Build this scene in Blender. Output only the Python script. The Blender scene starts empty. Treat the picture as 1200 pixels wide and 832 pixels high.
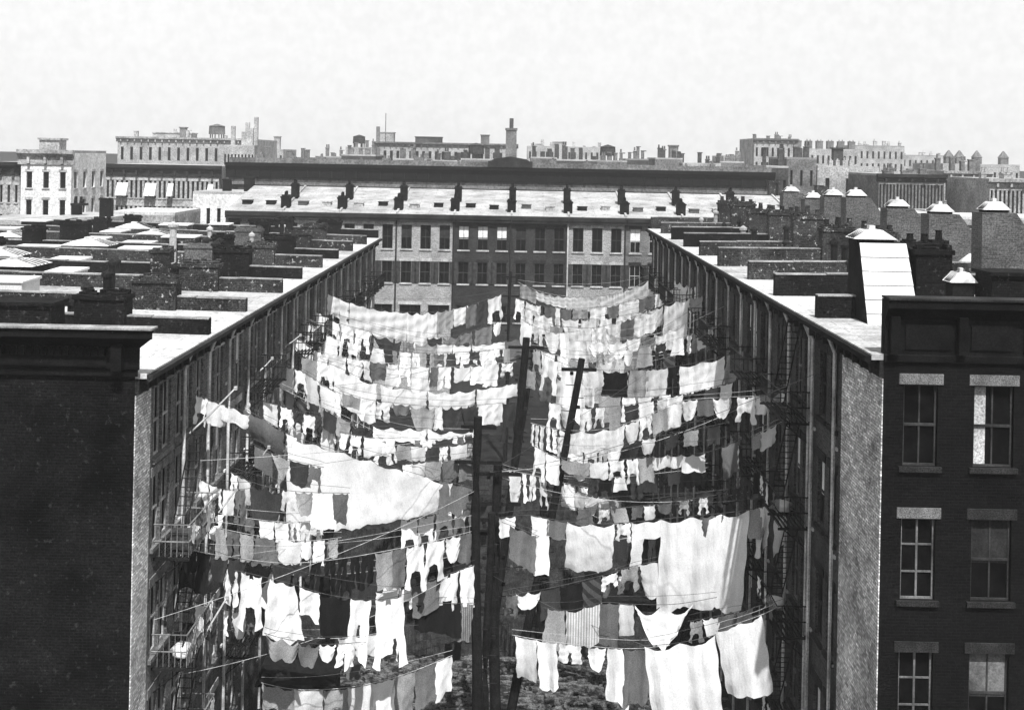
import bpy, math, random
from mathutils import Vector, Matrix
R = math.radians
rnd = random.Random(7)
C = bpy.context.scene.collection
sc = bpy.context.scene

# ------------------------------------------------------------------ camera model (1200x832 reference pixels)
F, PX, PY, ROLL, CZ = 1500.0, 609.0, 184.0, R(1.1), 22.0
cr, sr = math.cos(ROLL), math.sin(ROLL)
def at(x, y, Y):
    """world point at distance Y seen at reference pixel (x, y)"""
    u, v = x - PX, y - PY
    return Vector(((u*cr + v*sr)*Y/F, Y, CZ - (-u*sr + v*cr)*Y/F))
def xat(x, Y, y=PY): return at(x, y, Y).x

# ------------------------------------------------------------------ materials (all neutral greys: the scene is monochrome)
def g(v): return (v, v, v, 1)
def new_mat(name, rough=0.9, spec=0.05):
    m = bpy.data.materials.new(name); m.use_nodes = True
    nt = m.node_tree; b = nt.nodes['Principled BSDF']
    b.inputs['Roughness'].default_value = rough
    b.inputs['Specular IOR Level'].default_value = spec
    return m, nt, b
def N(nt, t, **kw):
    n = nt.nodes.new(t)
    for k, v in kw.items():
        if k in n.inputs: n.inputs[k].default_value = v
        else: setattr(n, k, v)
    return n
def wallpos(nt):
    geo = N(nt, 'ShaderNodeNewGeometry')
    sep = N(nt, 'ShaderNodeSeparateXYZ'); nt.links.new(geo.outputs['Position'], sep.inputs[0])
    ad = N(nt, 'ShaderNodeMath', operation='ADD'); nt.links.new(sep.outputs[0], ad.inputs[0]); nt.links.new(sep.outputs[1], ad.inputs[1])
    cb = N(nt, 'ShaderNodeCombineXYZ'); nt.links.new(ad.outputs[0], cb.inputs[0]); nt.links.new(sep.outputs[2], cb.inputs[1])
    return geo, cb
def ramp(nt, src, p0, c0, p1, c1):
    r = N(nt, 'ShaderNodeValToRGB'); e = r.color_ramp.elements
    e[0].position, e[0].color = p0, g(c0); e[1].position, e[1].color = p1, g(c1)
    nt.links.new(src, r.inputs[0]); return r
def mul(nt, a, b, fac=1.0, mode='MULTIPLY'):
    m = N(nt, 'ShaderNodeMixRGB', blend_type=mode); m.inputs[0].default_value = fac
    nt.links.new(a, m.inputs[1]); nt.links.new(b, m.inputs[2]); return m
def brick_mat(name, c, spread=0.3, mortar=1.3, grain=0.5, soot=0.5, bump=0.4, spots=0.0):
    m, nt, b = new_mat(name)
    geo, uv = wallpos(nt)
    br = N(nt, 'ShaderNodeTexBrick'); br.inputs['Scale'].default_value = 1.0
    br.inputs['Color1'].default_value = g(c*(1-spread)); br.inputs['Color2'].default_value = g(c*(1+spread))
    br.inputs['Mortar'].default_value = g(min(.8, c*mortar)); br.inputs['Mortar Size'].default_value = 0.012
    br.inputs['Brick Width'].default_value = 0.23; br.inputs['Row Height'].default_value = 0.078
    nt.links.new(uv.outputs[0], br.inputs['Vector'])
    n1 = N(nt, 'ShaderNodeTexNoise', Scale=0.55, Detail=6.0, Roughness=0.65); nt.links.new(geo.outputs['Position'], n1.inputs['Vector'])
    r1 = ramp(nt, n1.outputs['Fac'], 0.35, 1-soot, 0.68, 1.15)
    n2 = N(nt, 'ShaderNodeTexNoise', Scale=14.0, Detail=3.0, Roughness=0.8); nt.links.new(geo.outputs['Position'], n2.inputs['Vector'])
    r2 = ramp(nt, n2.outputs['Fac'], 0.36, 1-grain, 0.66, 1+grain)
    x = mul(nt, br.outputs['Color'], r1.outputs[0]); x = mul(nt, x.outputs[0], r2.outputs[0])
    if spots:                                      # flecks of old whitewash and missing bricks
        n3 = N(nt, 'ShaderNodeTexNoise', Scale=5.5, Detail=4.0, Roughness=0.7); nt.links.new(geo.outputs['Position'], n3.inputs['Vector'])
        r3 = ramp(nt, n3.outputs['Fac'], 0.60, 0, 0.68, spots)
        x = mul(nt, x.outputs[0], r3.outputs[0], 1.0, 'ADD')
    nt.links.new(x.outputs[0], b.inputs['Base Color'])
    bp = N(nt, 'ShaderNodeBump', Strength=bump, Distance=0.02)
    nt.links.new(br.outputs['Fac'], bp.inputs['Height']); bp.invert = True
    nt.links.new(bp.outputs[0], b.inputs['Normal'])
    return m
def plain_mat(name, c, scale=3.0, amt=0.35, grain=0.3, gscale=18.0, rough=0.9, spec=0.05, bump=0.2, spots=0.0):
    m, nt, b = new_mat(name, rough, spec)
    geo = N(nt, 'ShaderNodeNewGeometry')
    n1 = N(nt, 'ShaderNodeTexNoise', Scale=scale, Detail=5.0, Roughness=0.6); nt.links.new(geo.outputs['Position'], n1.inputs['Vector'])
    r1 = ramp(nt, n1.outputs['Fac'], 0.33, c*(1-amt), 0.67, min(.9, c*(1+amt)))
    n2 = N(nt, 'ShaderNodeTexNoise', Scale=gscale, Detail=2.0, Roughness=0.8); nt.links.new(geo.outputs['Position'], n2.inputs['Vector'])
    r2 = ramp(nt, n2.outputs['Fac'], 0.35, 1-grain, 0.65, 1+grain*.6)
    x = mul(nt, r1.outputs[0], r2.outputs[0])
    if spots:
        n3 = N(nt, 'ShaderNodeTexNoise', Scale=6.5, Detail=3.0, Roughness=0.7); nt.links.new(geo.outputs['Position'], n3.inputs['Vector'])
        r3 = ramp(nt, n3.outputs['Fac'], 0.70, 0, 0.74, spots)
        x = mul(nt, x.outputs[0], r3.outputs[0], 1.0, 'ADD')
    nt.links.new(x.outputs[0], b.inputs['Base Color'])
    if bump:
        bp = N(nt, 'ShaderNodeBump', Strength=bump, Distance=0.03)
        nt.links.new(n2.outputs['Fac'], bp.inputs['Height']); nt.links.new(bp.outputs[0], b.inputs['Normal'])
    return m
def roof_mat(name, c, seam=.55):
    m = plain_mat(name, c, scale=0.45, amt=0.30, grain=.3, gscale=9); nt = m.node_tree; b = nt.nodes['Principled BSDF']
    src = b.inputs['Base Color'].links[0].from_socket
    geo = N(nt, 'ShaderNodeNewGeometry')
    br = N(nt, 'ShaderNodeTexBrick'); br.inputs['Scale'].default_value = 1.0; br.inputs['Brick Width'].default_value = 2.3; br.inputs['Row Height'].default_value = .75
    br.inputs['Color1'].default_value = g(1); br.inputs['Color2'].default_value = g(.86); br.inputs['Mortar'].default_value = g(seam); br.inputs['Mortar Size'].default_value = .02
    nt.links.new(geo.outputs['Position'], br.inputs['Vector'])
    n = N(nt, 'ShaderNodeTexNoise', Scale=1.6, Detail=6.0, Roughness=.75); nt.links.new(geo.outputs['Position'], n.inputs['Vector'])
    r = ramp(nt, n.outputs['Fac'], .54, 1, .70, .35)          # patches of tar
    x = mul(nt, src, br.outputs['Color']); x = mul(nt, x.outputs[0], r.outputs[0])
    nt.links.new(x.outputs[0], b.inputs['Base Color']); return m
def cloth_mat(name, c, pattern=None, trans=0.35):
    m, nt, b = new_mat(name, 0.95, 0.05)
    tc = N(nt, 'ShaderNodeTexCoord'); geo = N(nt, 'ShaderNodeNewGeometry')
    n1 = N(nt, 'ShaderNodeTexNoise', Scale=2.2, Detail=4.0, Roughness=0.6); nt.links.new(geo.outputs['Position'], n1.inputs['Vector'])
    r1 = ramp(nt, n1.outputs['Fac'], 0.3, c*0.92, 0.65, min(.88, c*1.04))
    n2 = N(nt, 'ShaderNodeTexNoise', Scale=26.0, Detail=2.0, Roughness=0.8); nt.links.new(geo.outputs['Position'], n2.inputs['Vector'])
    gr = 0.14 if c > .5 else 0.3
    r2 = ramp(nt, n2.outputs['Fac'], 0.35, 1-gr, 0.65, 1+gr*.5)
    x = mul(nt, r1.outputs[0], r2.outputs[0])
    if pattern:
        wv = N(nt, 'ShaderNodeTexWave', Scale=pattern[0], Distortion=0.3); wv.bands_direction = pattern[1]
        nt.links.new(geo.outputs['Position'], wv.inputs['Vector'])
        r3 = ramp(nt, wv.outputs['Fac'], 0.45, pattern[2], 0.55, 1.0)
        x = mul(nt, x.outputs[0], r3.outputs[0])
    nt.links.new(x.outputs[0], b.inputs['Base Color'])
    mp = N(nt, 'ShaderNodeMapping'); mp.inputs['Scale'].default_value = (1, 1, .22); nt.links.new(geo.outputs['Position'], mp.inputs['Vector'])
    n4 = N(nt, 'ShaderNodeTexNoise', Scale=6.5, Detail=4.0, Roughness=0.6); nt.links.new(mp.outputs[0], n4.inputs['Vector'])
    bp = N(nt, 'ShaderNodeBump', Strength=0.55, Distance=0.06)
    nt.links.new(n4.outputs['Fac'], bp.inputs['Height']); nt.links.new(bp.outputs[0], b.inputs['Normal'])
    tr = N(nt, 'ShaderNodeBsdfTranslucent'); nt.links.new(x.outputs[0], tr.inputs[0])
    mx = N(nt, 'ShaderNodeMixShader'); mx.inputs[0].default_value = trans
    nt.links.new(b.outputs[0], mx.inputs[1]); nt.links.new(tr.outputs[0], mx.inputs[2])
    nt.links.new(mx.outputs[0], nt.nodes['Material Output'].inputs['Surface'])
    return m
M = {}
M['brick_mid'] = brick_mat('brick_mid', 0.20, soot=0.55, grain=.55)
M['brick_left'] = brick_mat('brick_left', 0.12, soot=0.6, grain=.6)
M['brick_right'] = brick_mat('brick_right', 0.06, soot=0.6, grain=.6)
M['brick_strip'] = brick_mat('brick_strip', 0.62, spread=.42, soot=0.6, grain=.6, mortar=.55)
M['brick_pale'] = brick_mat('brick_pale', 0.46, soot=0.4, grain=.6, mortar=1.5)
M['brick_roof'] = brick_mat('brick_roof', 0.03, soot=0.7, grain=.7, mortar=1.8, spots=0.3)
M['brick_roof_dark'] = brick_mat('brick_roof_dark', 0.008, soot=0.6, grain=.6, spots=0.03)
M['brick_bulk'] = brick_mat('brick_bulk', 0.075, soot=0.35, grain=.6)
M['brick_end_shade'] = brick_mat('brick_end_shade', 0.008, soot=0.85, grain=.7, spots=0.02, bump=.7)  # shade of the camera-facing left end wall put into a near-black base
M['brick_nearright_shade'] = brick_mat('brick_nearright_shade', 0.0045, soot=0.4, grain=.5, spots=0.003)  # near-black base stands in for shade on the right end wall
M['far_pale'] = brick_mat('far_pale', 0.26, soot=0.3, grain=.7)
M['far_dark'] = brick_mat('far_dark', 0.03, soot=0.4, grain=.6)
M['far_mid'] = brick_mat('far_mid', 0.12, soot=0.4, grain=.6)
M['tin'] = roof_mat('tin_roof', 0.42)
M['tin_dull'] = roof_mat('tin_roof_dull', 0.32)
M['tin_far'] = roof_mat('tin_far', 0.30)
M['tin_panel'] = plain_mat('tin_panel', 0.5, scale=1.5, amt=0.12, grain=.2, gscale=20, spec=.1)
M['glassroof'] = plain_mat('skylight_glass', 0.46, scale=1.6, amt=.45, grain=.15, rough=.4)
M['coping'] = plain_mat('coping_stone', 0.20, scale=1.2, amt=.5, grain=.4)
M['tar'] = plain_mat('tar', 0.009, scale=2, amt=.5, grain=.5)
M['iron'] = plain_mat('iron', 0.012, rough=.6, amt=.4)
M['iron_pale'] = plain_mat('iron_pale', 0.15, rough=.7, amt=.5, scale=1.5)
M['pipe_pale'] = plain_mat('pipe_pale', 0.42, rough=.7, amt=.5, scale=1.2)
M['wood_dark'] = plain_mat('wood_dark', 0.009, scale=4, amt=.5, grain=.6)
M['wood_grey'] = plain_mat('wood_grey', 0.035, scale=3, amt=.5, grain=.5)
M['wood_pale'] = plain_mat('wood_pale', 0.30, scale=3, amt=.3)
M['glass'] = plain_mat('dark_glass', 0.004, rough=.5, spec=.02, bump=0, amt=.5)
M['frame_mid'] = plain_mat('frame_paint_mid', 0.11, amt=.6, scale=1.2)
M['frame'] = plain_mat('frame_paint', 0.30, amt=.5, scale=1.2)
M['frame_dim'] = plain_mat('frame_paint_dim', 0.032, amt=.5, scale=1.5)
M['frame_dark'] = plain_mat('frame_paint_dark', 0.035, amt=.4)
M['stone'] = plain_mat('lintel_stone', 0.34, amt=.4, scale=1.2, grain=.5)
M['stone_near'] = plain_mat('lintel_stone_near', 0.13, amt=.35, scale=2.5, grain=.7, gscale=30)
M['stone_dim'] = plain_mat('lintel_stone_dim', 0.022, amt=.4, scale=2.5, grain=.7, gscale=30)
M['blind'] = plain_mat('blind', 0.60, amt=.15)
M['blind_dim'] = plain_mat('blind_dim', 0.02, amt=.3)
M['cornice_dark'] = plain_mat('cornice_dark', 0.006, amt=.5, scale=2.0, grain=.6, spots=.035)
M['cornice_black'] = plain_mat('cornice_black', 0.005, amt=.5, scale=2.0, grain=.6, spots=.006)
M['cornice_mid'] = plain_mat('cornice_mid', 0.022, amt=.5, scale=1.0, grain=.6)
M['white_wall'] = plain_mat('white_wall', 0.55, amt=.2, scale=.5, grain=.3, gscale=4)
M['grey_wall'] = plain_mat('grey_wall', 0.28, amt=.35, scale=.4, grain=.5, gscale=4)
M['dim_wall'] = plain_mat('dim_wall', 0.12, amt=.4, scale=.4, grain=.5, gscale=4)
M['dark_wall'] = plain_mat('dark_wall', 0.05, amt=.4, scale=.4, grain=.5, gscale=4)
M['ground'] = plain_mat('ground', 0.014, amt=.6, scale=.8, grain=.7, gscale=10, spots=.10)
M['rubble'] = plain_mat('rubble', 0.08, amt=.8, scale=3, grain=.7)
M['rope'] = plain_mat('rope', 0.36, amt=.4, scale=2)
M['rope_dark'] = plain_mat('rope_dark', 0.07, amt=.4, scale=2)
TONES = {'white': .76, 'off-white': .60, 'pale grey': .30, 'grey': .13, 'dark grey': .04, 'black': .012}
for k, v in TONES.items(): M[k] = cloth_mat('cloth_' + k.replace(' ', '_').replace('-', '_'), v, trans=.2)
M['striped white'] = cloth_mat('cloth_striped_white', .8, (3.5, 'X', .55))
M['striped grey'] = cloth_mat('cloth_striped_grey', .30, (4.5, 'X', .45))
M['patched dark'] = cloth_mat('cloth_patched_dark', .10, (1.6, 'DIAGONAL', .4))

# ------------------------------------------------------------------ mesh helper
class MB:
    def __init__(s): s.v, s.f = [], []
    def quad(s, a, b, c, d):
        n = len(s.v); s.v += [tuple(a), tuple(b), tuple(c), tuple(d)]; s.f.append((n, n+1, n+2, n+3))
    def tri(s, a, b, c):
        n = len(s.v); s.v += [tuple(a), tuple(b), tuple(c)]; s.f.append((n, n+1, n+2))
    def box(s, x0, y0, z0, x1, y1, z1):
        return s.hexa([(x0,y0,z0),(x1,y0,z0),(x1,y1,z0),(x0,y1,z0),(x0,y0,z1),(x1,y0,z1),(x1,y1,z1),(x0,y1,z1)])
    def hexa(s, p):
        n = len(s.v); s.v += [tuple(q) for q in p]
        for q in ((0,3,2,1),(4,5,6,7),(0,1,5,4),(1,2,6,5),(2,3,7,6),(3,0,4,7)): s.f.append(tuple(n+i for i in q))
        return s
    def frustum(s, x0, y0, z0, x1, y1, z1, ix, iy):
        return s.hexa([(x0,y0,z0),(x1,y0,z0),(x1,y1,z0),(x0,y1,z0),(x0+ix,y0+iy,z1),(x1-ix,y0+iy,z1),(x1-ix,y1-iy,z1),(x0+ix,y1-iy,z1)])
    def prism_x(s, prof, x0, x1):
        """closed profile [(y,z)...] extruded along x"""
        n = len(s.v); k = len(prof)
        s.v += [(x0, y, z) for y, z in prof] + [(x1, y, z) for y, z in prof]
        s.f.append(tuple(n+i for i in range(k))); s.f.append(tuple(n+k+i for i in reversed(range(k))))
        for i in range(k): s.f.append((n+i, n+k+i, n+k+(i+1) % k, n+(i+1) % k))
        return s
    def prism_y(s, prof, y0, y1):
        n = len(s.v); k = len(prof)
        s.v += [(x, y0, z) for x, z in prof] + [(x, y1, z) for x, z in prof]
        s.f.append(tuple(n+i for i in range(k))); s.f.append(tuple(n+k+i for i in reversed(range(k))))
        for i in range(k): s.f.append((n+i, n+k+i, n+k+(i+1) % k, n+(i+1) % k))
        return s
    def tube(s, pts, r, k=6, r1=None, cap=True):
        pts = [Vector(p) for p in pts]; n0 = len(s.v); m = len(pts)
        for i, p in enumerate(pts):
            d = (pts[min(i+1, m-1)] - pts[max(i-1, 0)]).normalized()
            a = d.cross(Vector((0,0,1)));
            if a.length < 1e-3: a = d.cross(Vector((1,0,0)))
            a.normalize(); b = d.cross(a)
            rr = r if r1 is None else r + (r1-r)*i/(m-1)
            for j in range(k):
                t = 2*math.pi*j/k; s.v.append(tuple(p + a*rr*math.cos(t) + b*rr*math.sin(t)))
        for i in range(m-1):
            for j in range(k):
                s.f.append((n0+i*k+j, n0+i*k+(j+1) % k, n0+(i+1)*k+(j+1) % k, n0+(i+1)*k+j))
        if cap:
            s.f.append(tuple(n0+j for j in reversed(range(k)))); s.f.append(tuple(n0+(m-1)*k+j for j in range(k)))
        return s
    def lathe(s, cx, cy, prof, k=12):
        n0 = len(s.v); m = len(prof)
        for r, z in prof:
            for j in range(k):
                t = 2*math.pi*j/k; s.v.append((cx+r*math.cos(t), cy+r*math.sin(t), z))
        for i in range(m-1):
            for j in range(k): s.f.append((n0+i*k+j, n0+i*k+(j+1) % k, n0+(i+1)*k+(j+1) % k, n0+(i+1)*k+j))
        s.f.append(tuple(n0+(m-1)*k+j for j in range(k))); s.f.append(tuple(n0+j for j in reversed(range(k))))
        return s
    def mesh(s, name, mat, smooth=False):
        me = bpy.data.meshes.new(name); me.from_pydata(s.v, [], s.f)
        if mat: me.materials.append(M[mat] if isinstance(mat, str) else mat)
        if smooth:
            for p in me.polygons: p.use_smooth = True
        me.update(); return me
    def build(s, name, mat, parent=None, loc=(0,0,0), rz=0, smooth=False):
        return link(name, s.mesh(name, mat, smooth), parent, loc, rz)
def link(name, me, parent=None, loc=(0,0,0), rz=0):
    o = bpy.data.objects.new(name, me); C.objects.link(o)
    o.location = loc; o.rotation_euler = (0,0,rz)
    if parent: o.parent = parent
    return o
def tag(o, label=None, cat=None, group=None, kind=None):
    if label: o['label'] = label
    if cat: o['category'] = cat
    if group: o['group'] = group
    if kind: o['kind'] = kind
    return o
def empty(name, loc, rz, label, cat, group=None):
    o = bpy.data.objects.new(name, None); C.objects.link(o); o.location = loc; o.rotation_euler = (0,0,rz)
    o.empty_display_size = .3
    return tag(o, label, cat, group)
ORD = ['first','second','third','fourth','fifth','sixth','seventh','eighth','ninth','tenth','eleventh','twelfth','thirteenth','fourteenth','fifteenth','sixteenth']

# ------------------------------------------------------------------ walls with real window openings
def panel(mb, W, z0, z1, wins, T, depth=0.16):
    """wall sheet in panel space (u along, d inwards, z up); T maps (u,d,z) to local coordinates"""
    us = sorted({0.0, W, *[w[0] for w in wins], *[w[0]+w[2] for w in wins]})
    zs = sorted({z0, z1, *[w[1] for w in wins], *[w[1]+w[3] for w in wins]})
    for a, b in zip(us, us[1:]):
        for c, d in zip(zs, zs[1:]):
            mu, mz = (a+b)/2, (c+d)/2
            if any(w[0] < mu < w[0]+w[2] and w[1] < mz < w[1]+w[3] for w in wins): continue
            mb.quad(T(a,0,c), T(b,0,c), T(b,0,d), T(a,0,d))
    for (u, z, w, h, *_) in wins:
        mb.quad(T(u,0,z), T(u,depth,z), T(u,depth,z+h), T(u,0,z+h))
        mb.quad(T(u+w,depth,z), T(u+w,0,z), T(u+w,0,z+h), T(u+w,depth,z+h))
        mb.quad(T(u,0,z), T(u+w,0,z), T(u+w,depth,z), T(u,depth,z))
        mb.quad(T(u,depth,z+h), T(u+w,depth,z+h), T(u+w,0,z+h), T(u,0,z+h))
CACHE = {}
def cached(key, fn):
    if key not in CACHE: CACHE[key] = fn()
    return CACHE[key]
def win_mesh(kind, w, h, mat, depth=.16, nx=2, nz=2):
    def mk():
        m = MB(); a = w/2
        if kind == 'window': m.box(-a-.02, depth-.02, -.02, a+.02, depth+.03, h+.02)
        elif kind == 'sash':
            t, y0, y1 = .05, depth-.075, depth-.022
            m.box(-a, y0, 0, -a+t, y1, h); m.box(a-t, y0, 0, a, y1, h)
            m.box(-a+t, y0, 0, a-t, y1, t); m.box(-a+t, y0, h-t, a-t, y1, h)
            if nz != 3: m.box(-a+t, y0-.01, h*.5-.03, a-t, y1, h*.5+.03)
            for i in range(1, nx):
                x = -a + w*i/nx; (m.box(x-.025, y0+.01, t, x+.025, y1, h-t) if nz == 3 else m.box(x-.02, y0+.01, t, x+.02, y1, h*.5-.03).box(x-.02, y0+.01, h*.5+.03, x+.02, y1, h-t))
            if nz == 3:
                for i in (1, 2): m.box(-a+t, y0+.013, h*i/3-.02, a-t, y1-.003, h*i/3+.02)
            for half in (0, 1) if nz != 3 else ():
                for i in range(1, nz):
                    z = h*.5*half + h*.5*i/nz; m.box(-a+t, y0+.013, z-.018, a-t, y1-.003, z+.018)
        elif kind == 'sill': m.box(-a-.10, -.09, -.13, a+.10, .02, -.003)
        elif kind == 'lintel': m.box(-a-.12, -.035, h+.003, a+.12, .03, h+.26)
        elif kind == 'blind': m.box(-a+.05, depth-.045, h*.45, a-.05, depth-.03, h-.05)
        elif kind == 'curtain':
            m.box(-a+.05, depth-.045, .06, -a+w*.34, depth-.028, h-.05)
        elif kind in ('shutter-', 'shutter+'):
            s = -1 if kind[-1] == '-' else 1
            x0, x1 = sorted((s*(a+.02), s*(a+w*.5)))
            m.box(x0, -.06, 0, x1, -.012, h)
        return m.mesh(kind, mat)
    return cached((kind, round(w,2), round(h,2), mat, nx, nz, depth), mk)
def add_windows(root, wins, T, rz, pane='glass', sash='frame', sill='stone', lintel='stone', depth=.16, nx=2, nz=1, extra=None):
    for i, (u, z, w, h, *o) in enumerate(wins):
        p = T(u+w/2, 0, z)
        wn = link('window', win_mesh('window', w, h, pane, depth), root, p, rz)
        if sash: link('sash', win_mesh('sash', w, h, sash, depth, nx, nz), wn)
        if sill: link('sill', win_mesh('sill', w, h, sill), wn)
        if lintel: link('lintel', win_mesh('lintel', w, h, lintel), wn)
        if extra:
            for e in extra(i):
                if e[0] == 'shutter': link('shutter', win_mesh('shutter-', w, h, e[1]), wn); link('shutter', win_mesh('shutter+', w, h, e[1]), wn)
                else: link(e[0], win_mesh(e[0], w, h, e[1], depth), wn)

def skylight(mb_unused, roof, x, y, z, w, d, h=.45, hip=.55, base='tar'):
    b = MB().box(x, y, z-.1, x+w, y+d, z+h).build('skylight', base, roof)
    k2 = MB(); k = MB(); k.frustum(x-.08, y-.08, z+h+.002, x+w+.08, y+d+.08, z+h+hip, w*.15, d*.36)
    for i in range(1, 5):
        xx = x + w*i/5; xt = x+w*.15-.04 + (w*.70+.08)*i/5
        k2.tube([(xx, y-.08, z+h+.02), (xt, y+d*.34, z+h+hip+.01)], .025, 4)
    k.box(x+w*.36, y+d*.42, z+h+hip-.02, x+w*.64, y+d*.58, z+h+hip+.12)
    # sub-part depth is house > roof > skylight, so the glazed lid is joined as a second material slot
    me = b.data; n = len(me.vertices)
    bm_v = [tuple(v.co) for v in me.vertices] + k.v
    bm_f = [tuple(p.vertices) for p in me.polygons]; nb = len(bm_f)
    bm_f += [tuple(i+n for i in f) for f in k.f]
    nk = len(bm_f); n = len(bm_v); bm_v += k2.v; bm_f += [tuple(i+n for i in f) for f in k2.f]
    nm = bpy.data.meshes.new('skylight'); nm.from_pydata(bm_v, [], bm_f)
    nm.materials.append(M[base]); nm.materials.append(M['glassroof']); nm.materials.append(M['wood_grey'])
    for i, p in enumerate(nm.polygons): p.material_index = 0 if i < nb else 1 if i < nk else 2
    b.data = nm; return b
def chimney(roof, x0, y0, x1, y1, z0, z1, mat, pots=2, cap=True):
    m = MB(); rr = random.Random(int((x0*31+y0*17+z1*7)*100))
    m.box(x0, y0, z0, x1, y1, z1)
    if cap:
        m.box(x0-.06, y0-.06, z1+.002, x1+.06, y1+.06, z1+.14)
        xa, ya = x0+.01, y0+.01                       # ragged top courses, some bricks missing
        while xa < x1-.05:
            yb = ya; sx = min(.24, x1-xa)
            while yb < y1-.05:
                sy = min(.22, y1-yb)
                if rr.random() < .72: m.box(xa, yb, z1+.142, xa+sx-.01, yb+sy-.01, z1+.15+rr.choice((.07, .075, .15)))
                yb += sy
            xa += sx
    zt = z1 + (.24 if cap else 0)
    lx = (y1-y0) > (x1-x0)
    for i in range(pots):
        t = (i+.5)/pots
        px, py = ((x0+x1)/2, y0+(y1-y0)*t) if lx else (x0+(x1-x0)*t, (y0+y1)/2)
        hh = rr.uniform(.12, .38)
        m.lathe(px, py, [(.14, zt+.002), (.11, zt+hh), (.14, zt+hh+.04), (.09, zt+hh+.05)], 8)
    return m.build('chimney', mat, roof)

# ------------------------------------------------------------------ the row houses round the yard
def fire_escape(root, u0, u1, z, T, rz, railing_mat='iron', ladder=True):
    W = u1-u0
    pl = MB()
    for k in range(7): pl.box(0, -.08-.13*k-.06, 0, W, -.08-.13*k, .03)
    for k in (0, W*.5, W): pl.box(k-.03, -1.0, -.07, k+.03, -.003, -.002)
    for k in (.1, W-.1): pl.tube([(k, -.005, -.75), (k, -.85, -.05)], .02, 5)
    o = pl.build('fire_escape', 'iron', root, T(u0, 0, z), rz)
    ra = MB()
    for zz in (.45, .92):
        ra.tube([(0, 0, zz), (0, -.98, zz), (W, -.98, zz), (W, 0, zz)], .022, 5)
    n = int(W/.16)
    for i in range(n+1): ra.tube([(W*i/n, -.98, .03), (W*i/n, -.98, .92)], .011, 4)
    for i in range(1, 6):
        for xx in (0, W): ra.tube([(xx, -.98*i/6, .03), (xx, -.98*i/6, .92)], .011, 4)
    ra.build('railing', railing_mat, o)
    if ladder:
        la = MB()
        a, b = Vector((.35, -.5, .03)), Vector((W-.5, -.5, 3.05))
        for s in (-.2, .2): la.tube([a+Vector((0,s,0)), b+Vector((0,s,0))], .022, 5)
        for i in range(1, 14):
            p = a.lerp(b, i/14); la.tube([p+Vector((0,-.2,0)), p+Vector((0,.2,0))], .015, 4)
        la.build('ladder', 'iron', o)
    return o

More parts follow.
